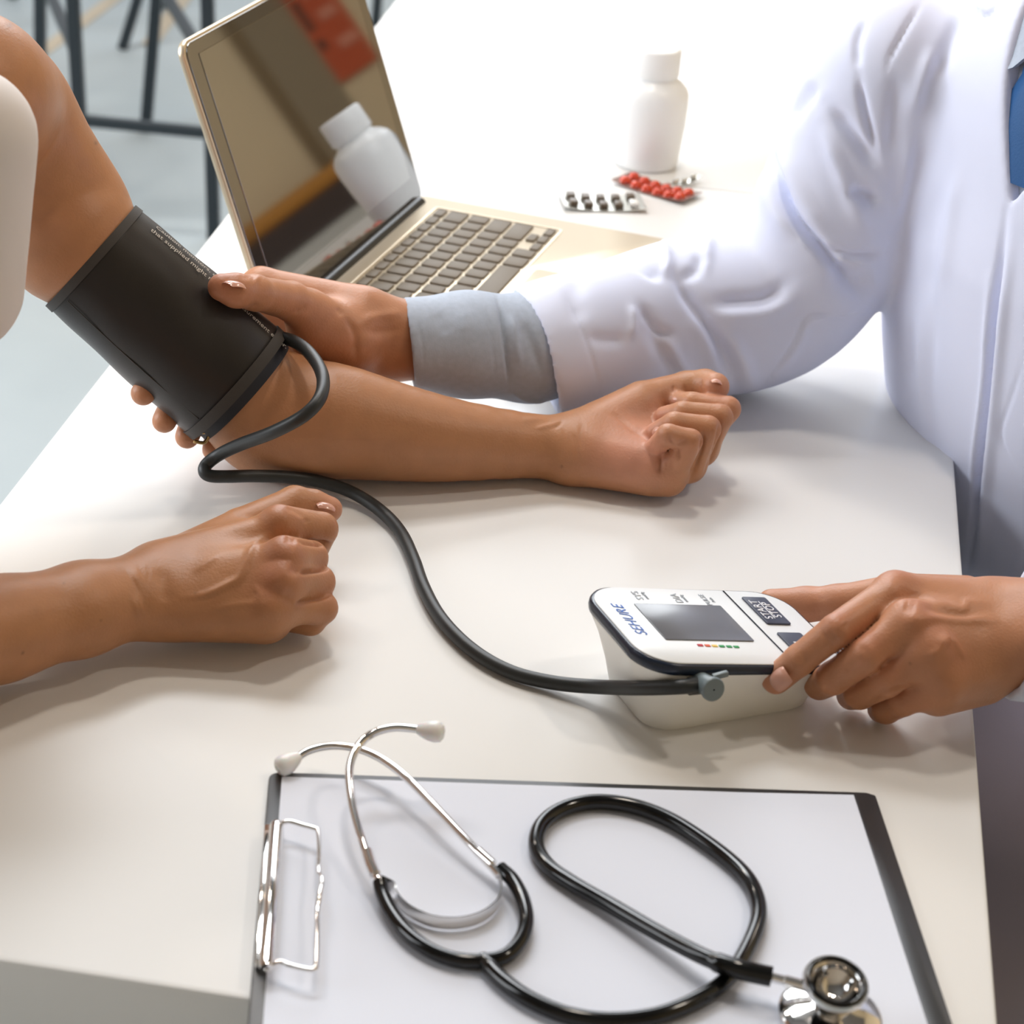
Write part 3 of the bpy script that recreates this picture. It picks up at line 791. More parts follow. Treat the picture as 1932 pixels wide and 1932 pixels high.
face = mobj('face_plate', *loft(lv, frm, ztop(1)), MATS['bp_face'], mon, auto=60)
slope = (zr - zl) / ml
FX = unit(MX + UZ * slope); FN = unit(np.cross(FX, MY))
def FP(x, y, off=0.0): return mc + MX * x + MY * y + UZ * (zt(x) * 0.0544 / zl) + FN * off
def plate(name, x, y, sx, sy, m, par, h=0.0006, r=0.0008, off=0.0001):
    return mobj(name, *rslab(sx, sy, h, r, h * 0.3, (FP(x, y, off), FX, MY, FN), 3), MATS[m], par, auto=35)
def fpx(px, py):
    """device-plane coordinates of a photo pixel"""
    d = FW * FPX + RT * (px - 966) - UP * (py - 966); p0 = FP(0, 0); t = ((p0 - CAM) @ FN) / (d @ FN); q = CAM + d * t - mc
    return q @ MX, q @ MY
a = fpx(1190, 1138); b = fpx(1255, 1206); c = fpx(1430, 1213); d = fpx(1358, 1146)
lx0 = (a[0] + b[0]) / 2; lx1 = (c[0] + d[0]) / 2; ly0 = (b[1] + c[1]) / 2; ly1 = (a[1] + d[1]) / 2
plate('display', (lx0 + lx1) / 2, (ly0 + ly1) / 2, lx1 - lx0, ly1 - ly0, 'bp_lcd', mon)
g1, g2 = fpx(1364, 1117), fpx(1478, 1230); gx = (g1[0] + g2[0]) / 2
plate('panel_line', gx, 0, 0.0007, mw * 0.93, 'bp_navy', mon, h=0.0003)
b1, b2, b3, b4 = fpx(1395, 1128), fpx(1452, 1182), fpx(1495, 1177), fpx(1438, 1130)
bx = np.mean([b1[0], b2[0], b3[0], b4[0]]); by = np.mean([b1[1], b2[1], b3[1], b4[1]]); bsx = ((b3[0] - b2[0]) + (b4[0] - b1[0])) / 2; bsy = ((b1[1] - b2[1]) + (b4[1] - b3[1])) / 2
start = plate('start_button', bx, by, abs(bsx), abs(bsy), 'bp_button', mon, h=0.0011, r=0.0012)
mem = plate('memory_button', bx, by - abs(bsy) - 0.0085, abs(bsx), abs(bsy) * 0.9, 'bp_button', mon, h=0.0011, r=0.0012)
def letters(txt, x, y, size, m, name, par, off=0.0009, shear=0.0):
    """text upright for the doctor: runs along +MY, letter tops toward -MX"""
    cu = bpy.data.curves.new(name, 'FONT'); cu.body = txt; cu.size = size; cu.align_x = 'CENTER'; cu.align_y = 'CENTER'; cu.extrude = 0.00012; cu.shear = shear; cu.space_character = 1.05
    o = bpy.data.objects.new(name, cu); C.objects.link(o); cu.materials.append(MATS[m])
    dg = bpy.context.evaluated_depsgraph_get(); me = bpy.data.meshes.new_from_object(o.evaluated_get(dg)); bpy.data.objects.remove(o)
    p = FP(x, y, off)
    mt = Matrix(((MY[0], -FX[0], FN[0], p[0]), (MY[1], -FX[1], FN[1], p[1]), (MY[2], -FX[2], FN[2], p[2]), (0, 0, 0, 1)))
    me.transform(mt); q = bpy.data.objects.new(name, me); C.objects.link(q)
    if not me.materials: me.materials.append(MATS[m])
    attach(q, par); return q
lx, ly = fpx(1189, 1170); letters('SEHURE', lx, ly, 0.0094, 'ink_blue', 'brand_print', face, 0.0002, 0.25)
lx, ly = fpx(1203, 1124); letters('SYS', lx, ly, 0.0064, 'ink_grey', 'print', face, 0.0002); letters('mmHg', lx + 0.0045, ly, 0.003, 'ink_grey', 'print', face, 0.0002)
lx, ly = fpx(1277, 1129); letters('DIA', lx, ly, 0.0064, 'ink_grey', 'print', face, 0.0002); letters('mmHg', lx + 0.0045, ly, 0.003, 'ink_grey', 'print', face, 0.0002)
lx, ly = fpx(1331, 1132); letters('PULSE', lx, ly, 0.0046, 'ink_grey', 'print', face, 0.0002); letters('/min', lx + 0.0042, ly, 0.003, 'ink_grey', 'print', face, 0.0002)
letters('START', bx - 0.0034, by, 0.0072, 'ink_white', 'print', start, 0.0013)
letters('STOP', bx + 0.0036, by, 0.0072, 'ink_white', 'print', start, 0.0013)
plate('print_line', bx + 0.0002, by, 0.0006, 0.020, 'ink_white', start, h=0.0003, r=0.0002, off=0.0011)
letters('M', bx, by - abs(bsy) - 0.0085, 0.009, 'ink_white', 'print', mem, 0.0013)
for i, (nm) in enumerate(('red', 'orange', 'yellow', 'green', 'green', 'green')):
    x, y = fpx(1321 + 13.6 * i, 1218 + 0.6 * i); plate('scale_mark', x, y, 0.0034, 0.0023, 'ink_' + nm, face, h=0.0003, r=0.0004)
# ------------------------------------------------------------------ people: shared pieces
SK = L3((182, 129, 91)); SKD = L3((190, 133, 98)); PALM = L3((212, 150, 128)); RED = L3((178, 108, 84)); MOLE = L3((70, 44, 32))
def limb(groups, h, marks=(), base=SK, spots=(), moles=(), smooth=2, lo=None, hi=None):
    u = Union(groups); V, Q = nets(u, u.lo if lo is None else lo, u.hi if hi is None else hi, h, smooth=smooth)
    if marks: V = etch(V, Q, marks)
    col = tint(V, base, spots); col = dots(V, Q, col, moles)
    return V, Q, col
def nail(parent, c, axis, n, wd, ln, rc=0.008):
    """a curved nail plate: c centre on the finger's back, axis toward the tip, n outward"""
    axis = unit(axis); n = unit(n - axis * (np.asarray(n) @ axis)); s = np.cross(axis, n); V = []; Fc = []; a, b = 9, 9
    for i in range(a):
        for j in range(b):
            u = -1 + 2 * i / (a - 1); v = -1 + 2 * j / (b - 1)
            uu = u * math.sqrt(1 - v * v / 2); vv = v * math.sqrt(1 - u * u / 2)
            uu = uu * 0.55 + u * 0.45; vv = vv * 0.55 + v * 0.45
            th = vv * wd / 2 / rc
            V.append(c + axis * uu * ln / 2 + s * rc * math.sin(th) + n * (rc * (math.cos(th) - 1) + 0.0005 - 0.0009 * max(abs(u), abs(v)) ** 6 - 0.0012 * u * u))
    for i in range(a - 1):
        for j in range(b - 1): Fc.append((i * b + j, i * b + j + 1, (i + 1) * b + j + 1, (i + 1) * b + j))
    me = np.array(V); f0 = np.array(Fc)
    nn = np.cross(me[f0[40][1]] - me[f0[40][0]], me[f0[40][3]] - me[f0[40][0]])
    if nn @ n < 0: Fc = [f[::-1] for f in Fc]
    return mobj('fingernail', V, Fc, MATS['nail'], parent)

def head_mesh(c, f, neck):
    """a head with brow, nose, lips, chin and ears on the given neck"""
    f = unit(f); s = np.cross(UZ, f); c = np.asarray(c, float); q = lambda a, b, d: c + f * a + s * b + UZ * d
    sk = Group([Cone(q(-0.025, 0, 0.030), q(0.012, 0, 0.034), 0.077, 0.072), Cone(q(0.028, 0, 0.005), q(0.034, 0, -0.055), 0.056, 0.040), Cone(q(0.058, -0.008, -0.082), q(0.058, 0.008, -0.082), 0.019, 0.019), Cone(q(0.0, -0.03, -0.05), q(0.0, 0.03, -0.05), 0.035, 0.035)], 0.03)
    nose = Group([Cone(q(0.082, 0, 0.014), q(0.099, 0, -0.018), 0.007, 0.0105), Cone(q(0.090, -0.009, -0.022), q(0.090, 0.009, -0.022), 0.0075, 0.0075)], 0.006)
    brow = Group([Cone(q(0.076, sg * 0.014, 0.026), q(0.066, sg * 0.040, 0.026), 0.0095, 0.008) for sg in (-1, 1)], 0.004)
    lips = Group([Cone(q(0.079, -0.016, -0.049), q(0.079, 0.016, -0.049), 0.0085, 0.0085), Cone(q(0.078, -0.013, -0.058), q(0.078, 0.013, -0.058), 0.0085, 0.0085)], 0.001)
    ears = Group([Cone(q(-0.008, sg * 0.074, 0.014), q(-0.002, sg * 0.072, -0.018), 0.017, 0.010, s, 0.45) for sg in (-1, 1)], 0.004)
    nk = Group([Cone(neck, q(-0.012, 0, -0.045), 0.055, 0.050)], 0.01)
    u = Union([(0, sk), (0.012, nose), (0.012, brow), (0.008, lips), (0.004, ears), (0.03, nk)])
    V, Q = nets(u, u.lo, u.hi, 0.003)
    col = tint(V, SK, [(q(0.084, 0, -0.054), 0.014, L3((168, 92, 78)), 0.8)])
    return V, Q, col
def hair_eyes(parent, c, f, low):
    f = unit(f); s = np.cross(UZ, f); c = np.asarray(c, float); q = lambda a, b, d: c + f * a + s * b + UZ * d
    cap = Union([(0, Group([Cone(q(-0.028, 0, 0.036), q(0.010, 0, 0.042), 0.082, 0.075), Cone(q(-0.045, 0, 0.01), q(-0.050, 0, -low), 0.068, 0.055)], 0.02))])
    fc = Group([Cone(q(0.105, 0, 0.028), q(0.075, 0, -0.12), 0.068, 0.08)], 0.01)
    class Cut:
        lo, hi = cap.lo, cap.hi
        def __call__(s_, p): return smax(cap(p), -fc(p), 0.006)
    V, Q = nets(Cut(), cap.lo, cap.hi, 0.004); mobj('hair', V, Q, MATS['hair_dark'], parent)
    for sg in (-1, 1):
        e = mobj('eye', *lathe([(0.0002, 0.0115), (0.006, 0.0098), (0.010, 0.0057), (0.0115, 0.0), (0.010, -0.0057)], q(0.0735, sg * 0.030, 0.008), ax=f, seg=20), MATS['eye_white'], parent)
        mobj('iris', *lathe([(0.0002, 0.0122), (0.0035, 0.0118), (0.0052, 0.0104)], q(0.0735, sg * 0.030, 0.008), ax=f, seg=16), MATS['eye_iris'], e)

# ------------------------------------------------------------------ patient: cuffed left arm (palm up) 
A0 = W(171, 482, 0.148); A1 = W(451, 729, 0.060); AX = unit(A1 - A0); LN_ = np.linalg.norm(A1 - A0)
SHO = W(-72, 186, 0.256); ELB = A1 + AX * 0.030
def w3(*lst): return [W(*q) for q in lst]
fa = [ELB] + w3((620, 790, 0.041), (740, 811, 0.035), (850, 827, 0.0295), (1000, 838, 0.0235), (1092, 842, 0.0225))
fr_ = [0.0375, 0.0365, 0.0310, 0.0262, 0.0205, 0.0195]
fa = [np.array(q) - UZ * 0.0012 for q in fa]
def smooth_chain(pts, rad, k, n=4):
    P4 = catmull(np.c_[np.array(pts), np.array(rad)], n); return chain(list(P4[:, :3]), list(P4[:, 3]), k)
forearm = smooth_chain(fa, fr_, 0.004, 3)
ua = [SHO] + w3((-8, 208, 0.238), (46, 298, 0.206), (112, 402, 0.171)) + [A0 - AX * 0.018, A0 - AX * 0.004, A0 + AX * 0.02, A1, ELB]
uarm = smooth_chain(ua, [0.047, 0.0435, 0.042, 0.0420, 0.0405, 0.0365, 0.0345, 0.0365, 0.0375], 0.004, 3)
delt = Group([Cone(SHO + np.array([-0.06, -0.04, 0.012]), SHO, 0.048, 0.047)], 0.01)
MCl = W(1262, 902, 0.0165); lat = unit((0.22, 0.93, 0.30)); 
mcp = [MCl + np.array(o) for o in ((0, 0, 0), (0.013, 0.016, 0.003), (0.021, 0.033, 0.008), (0.025, 0.049, 0.014))]
wr_ = fa[-1]
palm = Group([Cone(wr_ + lat * (0.008 * (i - 1.5)), mcp[i], 0.0165, [0.0118, 0.0118, 0.012, 0.012][i]) for i in range(4)]
             + [Cone(W(1125, 853, 0.0235), W(1228, 880, 0.0215), 0.0165, 0.0165), Cone(W(1128, 812, 0.030), W(1205, 772, 0.040), 0.0165, 0.0150), Cone(W(1160, 838, 0.026), W(1240, 850, 0.024), 0.015, 0.014)], 0.009)
pip = w3((1302, 832, 0.0470), (1335, 809, 0.0480), (1357, 788, 0.0490), (1373, 772, 0.0490))
dip = w3((1260, 821, 0.0505), (1272, 800, 0.0505), (1288, 781, 0.0500), (1305, 762, 0.0495))
tp = w3((1235, 845, 0.0370), (1236, 817, 0.0410), (1254, 786, 0.0440), (1268, 756, 0.0460))
rp = [0.0088, 0.0096, 0.0100, 0.0096]; rm = [0.0074, 0.0080, 0.0084, 0.0080]; rt = [0.0064, 0.0068, 0.0070, 0.0066]
prox = Group([Cone(mcp[i], pip[i], rp[i] * 1.12, rp[i] * 0.92) for i in range(4)], 0.0012)
dist = Group([Group([Cone(pip[i], dip[i], rp[i] * 0.90, rm[i]), Cone(dip[i], tp[i], rm[i], rt[i])], 0.0015) for i in range(4)], 0.0008)
thA = w3((1135, 795, 0.034), (1212, 756, 0.044), (1296, 731, 0.050), (1330, 727, 0.054), (1349, 730, 0.0575))
thumb = chain(thA, [0.0135, 0.0130, 0.0108, 0.0106, 0.0098], 0.003)
groups = [(0, forearm), (0.012, uarm), (0.02, delt), (0.012, palm), (0.0045, prox), (0.0012, dist), (0.006, Group(thumb.p[:1], 0.003)), (0.0016, Group(thumb.p[1:], 0.003))]
z3 = lambda X, Y: (950 + X / 3.513, 600 + Y / 3.513)
mk = [([z3(370, 690), z3(380, 800), z3(385, 960)], 3, -0.0004), ([z3(455, 740), z3(480, 850), z3(500, 960)], 3.5, -0.0007), ([z3(520, 680), z3(512, 800), z3(520, 900)], 3.5, -0.0007),
      ([z3(200, 740), z3(290, 715), z3(400, 680)], 4, 0.0007), ([z3(330, 735), z3(400, 680)], 3, -0.0006), ([z3(100, 680), z3(300, 660)], 6, 0.0008),
      ([z3(690, 620), z3(760, 660), z3(860, 740), z3(960, 800)], 5, -0.0012), ([z3(1120, 440), z3(1130, 500)], 2.5, -0.0009), ([z3(1200, 440), z3(1215, 500)], 2.5, -0.0008), ([z3(1310, 400), z3(1315, 480), z3(1340, 510)], 2.5, -0.0009),
      ([z3(1045, 890), z3(1040, 980), z3(1025, 1040)], 4, -0.0020), ([z3(1095, 760), z3(1110, 810), z3(1140, 850)], 3.5, -0.0016), ([z3(1140, 850), z3(1215, 810)], 3, -0.0014), ([z3(1140, 850), z3(1165, 945)], 3, -0.0014),
      ([z3(1110, 930), z3(1120, 1000)], 2.5, -0.0006), ([z3(1320, 740), z3(1322, 800), z3(1310, 880), z3(1265, 1020), z3(1230, 1100)], 3.5, -0.0024), ([z3(1430, 660), z3(1430, 720), z3(1410, 830), z3(1360, 970), z3(1320, 1050)], 3.5, -0.0020)]
spots = [(W(1170, 850, 0.04), 0.024, PALM, 0.9), (W(1225, 885, 0.035), 0.020, PALM, 0.85), (W(1200, 780, 0.05), 0.022, PALM, 0.55), (W(1350, 735, 0.06), 0.012, PALM, 0.5)]
spots += [(p, 0.010, RED, 0.35) for p in pip] + [(p, 0.010, PALM, 0.55) for p in tp]
A = limb(groups, 0.00125, mk, SK, spots, [(z3(385, 985)[0], z3(385, 985)[1], 2.2, MOLE, 0.7), (181, 270, 3.2, MOLE, 0.55), (18, 48, 6, MOLE, 0.35)], hi=None)

# ------------------------------------------------------------------ patient: right arm (back of hand up)
z4 = lambda X, Y: (X / 2.576, 850 + Y / 2.576)
ELB2 = W(-330, 1262, 0.050)
fb = [ELB2] + w3((0, 1186, 0.036), (155, 1149, 0.034), (300, 1113, 0.0315))
latB = unit(W(300, 1080, 0.034) - W(300, 1150, 0.026))
foreB = Group([Cone(fb[i] + latB * o, fb[i + 1] + latB * o2, r1, r2) for i, (r1, r2, o_, o2_) in enumerate(((0.036, 0.0240, 0, 0.0035), (0.0240, 0.0208, 0.0035, 0.005), (0.0208, 0.0178, 0.005, 0.0068))) for o, o2 in ((o_, o2_), (-o_, -o2_))], 0.010)
mB = w3((526, 988, 0.0590), (536, 1048, 0.0570), (533, 1096, 0.0480), (512, 1144, 0.0360))
pB = w3((606, 998, 0.0500), (586, 1053, 0.0440), (600, 1098, 0.0350), (606, 1147, 0.0245))
wB = fb[-1]
palmB = Group([Cone(wB + latB * (0.0095 * (1.5 - i)), mB[i] - np.array([0, 0, 0.006]), 0.0165, [0.0128, 0.0128, 0.0122, 0.0115][i]) for i in range(4)]
              + [Cone(W(345, 1146, 0.024), W(500, 1160, 0.022), 0.0180, 0.0165), Cone(W(350, 1080, 0.032), W(470, 1040, 0.032), 0.018, 0.018), Cone(W(430, 1100, 0.03), W(540, 1100, 0.030), 0.022, 0.020)], 0.010)
rB = [0.0098, 0.0100, 0.0098, 0.0094]
proxB = Group([Cone(mB[i], pB[i], rB[i] * 1.12, rB[i]) for i in range(4)], 0.0010)
dB = [pB[i] + np.array([-0.006, 0.003, -0.021 * (1 if i < 3 else 0.5)]) for i in range(4)]
tB = [dB[i] + np.array([-0.021, 0.002, -0.001]) for i in range(4)]
for i in range(4): dB[i][2] = max(dB[i][2], TZ + 0.009); tB[i][2] = max(tB[i][2], TZ + 0.009)
distB = Group([Group([Cone(pB[i], dB[i], rB[i], 0.0084), Cone(dB[i], tB[i], 0.0084, 0.0074)], 0.002) for i in range(4)], 0.0008)
tB5 = w3((340, 1060, 0.030), (452, 997, 0.036), (556, 951, 0.043), (590, 954, 0.041), (621, 961, 0.038))
thumbB = chain(tB5, [0.0150, 0.0118, 0.0106, 0.0094, 0.0080], 0.004)
groupsB = [(0, foreB), (0.012, palmB), (0.005, proxB), (0.0012, distB), (0.007, Group(thumbB.p[:1], 0.003)), (0.0018, Group(thumbB.p[1:], 0.003))]
mk = [([z4(890, 715), z4(1000, 700), z4(1100, 655), z4(1160, 620), z4(1190, 560), z4(1220, 490), z4(1260, 440), z4(1340, 390)], 7, 0.0016),
      ([z4(900, 735), z4(1000, 722), z4(1110, 680), z4(1180, 640)], 5, -0.0005), ([z4(930, 600), z4(1000, 550), z4(1080, 500)], 6, 0.0006), ([z4(1000, 780), z4(1150, 750), z4(1300, 740)], 7, 0.0007),
      ([z4(1230, 650), z4(1260, 700), z4(1240, 740)], 5, 0.0005), ([z4(1365, 335)], 26, 0.0018), ([z4(1390, 515)], 26, 0.0016), ([z4(1375, 630)], 24, 0.0014), ([z4(1320, 770)], 24, 0.0014),
      ([z4(1380, 420), z4(1450, 435)], 12, -0.0016), ([z4(1400, 575), z4(1460, 590)], 10, -0.0014), ([z4(1370, 690), z4(1440, 745)], 10, -0.0012),
      ([z4(1440, 432), z4(1500, 446), z4(1560, 452), z4(1620, 450)], 4.5, -0.0034), ([z4(1445, 592), z4(1500, 588), z4(1560, 576), z4(1610, 560)], 4.5, -0.0034), ([z4(1425, 755), z4(1500, 727), z4(1560, 712), z4(1610, 700)], 4.5, -0.0034),
      ([z4(1480, 330), z4(1500, 355)], 5, -0.0005), ([z4(640, 630), z4(690, 600)], 22, 0.0012), ([z4(640, 770), z4(700, 750)], 18, 0.0012), ([z4(760, 560), z4(800, 650), z4(800, 760)], 14, -0.0012),
      ([z4(720, 560), z4(725, 640)], 2.5, -0.0003), ([z4(1530, 250), z4(1610, 300)], 4, -0.0006), ([z4(1380, 280), z4(1440, 300), z4(1480, 330)], 5, -0.0008)]
spots = [(mB[i] + np.array([0, 0, 0.012]), 0.013, RED, 0.35) for i in range(4)] + [(tB5[-1], 0.012, PALM, 0.6)] + [(pB[i], 0.011, RED, 0.3) for i in range(4)]
Bm = limb(groupsB, 0.00125, mk, SK, spots, [(43, 1232, 2.6, MOLE, 0.7), (190, 1171, 2.2, MOLE, 0.6), (120, 1100, 1.8, MOLE, 0.5), (370, 1119, 2.4, MOLE, 0.4)])
# patient's torso, hidden by the top
pc0 = np.array([-0.445, 0.99, TZ - 0.30]); pc1 = np.array([-0.395, 1.0, TZ + 0.22])
SHO2 = np.array([-0.40, 0.80, TZ + 0.28])
tors = lambda g, nk=True: Union([(0, Group([Cone(pc0, pc1, 0.150 + g, 0.150 + g, (1, 0, 0), 0.62)], 0.03)), (0.05, Group([Cone(SHO + np.array([-0.06, -0.02, 0.0]), SHO2, 0.050 + g, 0.050 + g)], 0.02)),
                        (0.05, Group([Cone(np.array([-0.41, 0.985, TZ + 0.24]), np.array([-0.405, 0.985, TZ + (0.40 if nk else 0.25)]), 0.052, 0.052)], 0.02))])
ut = tors(0.0); Vt, Qt = nets(ut, ut.lo, ut.hi, 0.005)
ua2 = Union([(0, chain([SHO2, ELB2], [0.048, 0.038], 0.01))]); Vu, Qu = nets(ua2, ua2.lo, ua2.hi, 0.0035)
hp = np.array([-0.415, 0.985, TZ + 0.510]); hpf = unit((0.93, 0.36, 0)); Hd = head_mesh(hp, hpf, np.array([-0.405, 0.985, TZ + 0.38]))
V, Q = join([(A[0], A[1]), (Bm[0], Bm[1]), (Vt, Qt), (Vu, Qu), (Hd[0], Hd[1])])
col = np.concatenate([A[2], Bm[2], np.tile(SK, (len(Vt), 1)), np.tile(SK, (len(Vu), 1)), Hd[2]])
pat = mobj('person', V, Q, MATS['skin'], colors=col)
tag(pat, 'seated person in a white sleeveless top resting both fists on the table', 'person')
hair_eyes(pat, hp, hpf, 0.12)
us = Union([(0, tors(0.010, False)), (0.03, Group([Cone(Wy(-66, 260, 1.09), Wy(-88, 540, 1.09), 0.037, 0.037)], 0.01))]); lo = us.lo.copy(); 
class NeckHole:
    lo, hi = us.lo, us.hi
    def __call__(s, p): return smax(us(p), 0.070 - np.linalg.norm((p - np.array([-0.395, 0.985, TZ + 0.37])) * np.array([1, 0.8, 0.55]), axis=1), 0.006)
V, Q = nets(NeckHole(), us.lo, us.hi, 0.004)
mobj('sleeveless_top', V, Q, MATS['top_white'], pat)
# nails
def nrm_cam(p, mix=(0, 0, 0)): return unit(unit(CAM - p) + np.array(mix))
nail(pat, W(1352, 716, 0.0650), W(1362, 722, 0.060) - W(1335, 716, 0.062), UZ * 0.8 + np.array([0.35, 0.3, 0]), 0.009, 0.008, 0.0085)
nail(pat, W(1277, 748, 0.0525), tp[3] - dip[3], UZ + np.array([0.0, -0.45, 0]), 0.0085, 0.010, 0.0062)
nail(pat, W(1238, 808, 0.0475), tp[1] - dip[1], UZ * 1.0 + np.array([-0.5, -0.2, 0]), 0.008, 0.009, 0.0062)
nail(pat, W(616, 950, 0.0462), tB5[-1] - tB5[-2], UZ + np.array([0.1, 0.2, 0]), 0.010, 0.012, 0.0078)

# ------------------------------------------------------------------ doctor's right hand on the cuff
z7 = lambda X, Y: (350 + X / 3.864, 450 + Y / 3.864)
tD = w3((655, 640, 0.076), (582, 590, 0.098), (548, 568, 0.110), (480, 552, 0.128), (445, 548, 0.134), (418, 542, 0.137))
wD = w3((680, 634, 0.072), (740, 641, 0.068), (860, 650, 0.062), (1000, 652, 0.058), (1250, 600, 0.062))
foreD = Group([Cone(wD[i] + np.array([0, 0, o * s]), wD[i + 1] + np.array([0, 0, o2 * s]), r1, r2) for i, (r1, r2, o, o2) in enumerate(((0.0200, 0.0195, 0.008, 0.007), (0.0195, 0.021, 0.007, 0.004), (0.021, 0.027, 0.004, 0), (0.027, 0.034, 0, 0))) for s in (1, -1)], 0.010)
thD = chain(tD, [0.0210, 0.0145, 0.0125, 0.0108, 0.0102, 0.0086], 0.004)
mD = [np.array([-0.178, 1.372, TZ + 0.098]), np.array([-0.184, 1.366, TZ + 0.078]), np.array([-0.180, 1.356, TZ + 0.058]), np.array([-0.172, 1.346, TZ + 0.040])]
palmD = Group([Cone(wD[0] + np.array([0.0, 0.004, 0.010 * (1.5 - i)]), mD[i], 0.0175, 0.0125) for i in range(4)] + [Cone(W(650, 650, 0.070), W(590, 628, 0.082), 0.0195, 0.0165), Cone(W(648, 668, 0.062), W(600, 665, 0.066), 0.0165, 0.0140)], 0.010)
tipsD = [W(270, 742, 0.066), W(310, 794, 0.044), W(353, 824, 0.028), W(404, 848, 0.016)]
fD = []
for i in range(4):
    a = mD[i]; b = tipsD[i]; m1 = a + (b - a) * 0.42 + np.array([-0.012, 0.024, -0.002]); m2 = a + (b - a) * 0.78 + np.array([-0.006, 0.012, -0.004])
    fD.append(chain([a, m1, m2, b], [0.0108, 0.0096, 0.0088, 0.0078], 0.002))
FDg = Group(fD, 0.001)
groups = [(0, foreD), (0.012, palmD), (0.010, Group(thD.p[:2], 0.006)), (0.003, Group(thD.p[2:], 0.004)), (0.006, FDg)]
mk = [([z7(480, 500), z7(530, 480)], 4, -0.0008), ([z7(790, 545), z7(850, 520), z7(890, 480)], 4, -0.0010), ([z7(1160, 560), z7(1230, 680), z7(1240, 800), z7(1235, 900)], 7, -0.0016), ([z7(1250, 620), z7(1400, 570), z7(1600, 545)], 10, 0.0016), ([z7(1290, 680), z7(1450, 680), z7(1600, 650)], 9, -0.0012),
      ([z7(1180, 820), z7(1240, 770)], 3, -0.0006), ([z7(1100, 500), z7(1150, 560)], 6, -0.0010), ([z7(390, 280), z7(480, 285)], 5, -0.0005), ([z7(500, 290), z7(540, 310)], 10, 0.0008)]
spots = [(tD[-1], 0.014, RED, 0.5), (W(620, 650, 0.09), 0.025, PALM, 0.35)]
D = limb(groups, 0.00135, mk, SKD, spots)

# ------------------------------------------------------------------ doctor's left hand on the monitor
z6 = lambda X, Y: (1400 + X / 3.632, 1050 + Y / 3.632)
mC = w3((1690, 1116, 0.0700), (1716, 1172, 0.0680), (1752, 1226, 0.0580), (1782, 1275, 0.0440))
pC = w3((1577, 1190, 0.0620), (1636, 1236, 0.0540), (1672, 1284, 0.0400), (1704, 1322, 0.0250))
dC = w3((1507, 1246, 0.0440), (1572, 1279, 0.0350), (1622, 1308, 0.0225), (1672, 1338, 0.0120))
tC = w3((1464, 1282, 0.0290), (1546, 1292, 0.0200), (1606, 1312, 0.0110), (1662, 1338, 0.0080))
rC = [0.0092, 0.0098, 0.0094, 0.0086]
proxC = Group([Cone(mC[i], pC[i], rC[i] * 1.15, rC[i] * 1.0) for i in range(4)], 0.0010)
distC = Group([Group([Cone(pC[i], dC[i], rC[i] * 1.0, rC[i] * 0.92), Cone(dC[i], tC[i], rC[i] * 0.94, rC[i] * 0.88)], 0.002) for i in range(4)], 0.0008)
wC = w3((1878, 1190, 0.052), (1960, 1190, 0.058), (2250, 1190, 0.070))
latC = unit(W(1880, 1130, 0.060) - W(1880, 1260, 0.042))
foreC = Group([Cone(wC[i] + latC * o * s, wC[i + 1] + latC * o2 * s, r1, r2) for i, (r1, r2, o, o2) in enumerate(((0.0190, 0.0200, 0.0105, 0.009), (0.0200, 0.033, 0.009, 0.004))) for s in (1, -1)], 0.010)
palmC = Group([Cone(wC[0] + latC * (0.0095 * (1.5 - i)), mC[i] - np.array([0, 0, 0.004]), 0.0165, [0.0135, 0.0135, 0.0130, 0.0125][i]) for i in range(4)] + [Cone(W(1850, 1270, 0.032), W(1770, 1300, 0.030), 0.0180, 0.0150), Cone(W(1830, 1180, 0.045), W(1760, 1200, 0.044), 0.019, 0.018)], 0.010)
tC5 = w3((1820, 1135, 0.050), (1700, 1120, 0.036), (1580, 1138, 0.022), (1520, 1140, 0.017), (1455, 1138, 0.015))
thC = chain(tC5, [0.0150, 0.0120, 0.0106, 0.0100, 0.0085], 0.004)
groups = [(0, foreC), (0.012, palmC), (0.007, proxC), (0.0012, distC), (0.006, thC)]
mk = [([z6(1030, 225)], 22, 0.0022), ([z6(1180, 440)], 18, 0.0016), ([z6(1330, 590), z6(1430, 555)], 10, 0.0012), ([z6(1160, 450), z6(1300, 425), z6(1500, 430), z6(1800, 440)], 9, 0.0011), ([z6(1080, 200), z6(1200, 240), z6(1350, 310), z6(1500, 365), z6(1540, 330), z6(1560, 310), z6(1750, 330)], 8, 0.0009),
      ([z6(1200, 310), z6(1350, 370), z6(1500, 395), z6(1640, 380)], 9, -0.0016), ([z6(1430, 540), z6(1480, 620), z6(1530, 710)], 5, 0.0010), ([z6(1250, 680), z6(1330, 660), z6(1420, 560)], 8, 0.0010), ([z6(1100, 330), z6(1200, 360)], 14, -0.0012),
      ([z6(940, 380), z6(900, 470), z6(840, 530)], 4, -0.0014), ([z6(1080, 680), z6(1000, 720), z6(920, 800)], 4, -0.0016), ([z6(1210, 890), z6(1100, 885), z6(990, 920), z6(870, 1010)], 4, -0.0014),
      ([z6(540, 500), z6(580, 560), z6(640, 620)], 2.5, -0.0006), ([z6(590, 500), z6(620, 550), z6(680, 600)], 2.5, -0.0005), ([z6(650, 500), z6(700, 550)], 2.5, -0.0004), ([z6(410, 650), z6(440, 730)], 3, -0.0005), ([z6(390, 680), z6(405, 740)], 2.5, -0.0004),
      ([z6(800, 610), z6(850, 650), z6(870, 700)], 6, -0.0004), ([z6(700, 740), z6(740, 790)], 2.5, -0.0003), ([z6(780, 1000), z6(740, 970)], 3, -0.0005), ([z6(690, 470), z6(720, 490)], 8, -0.0006)]
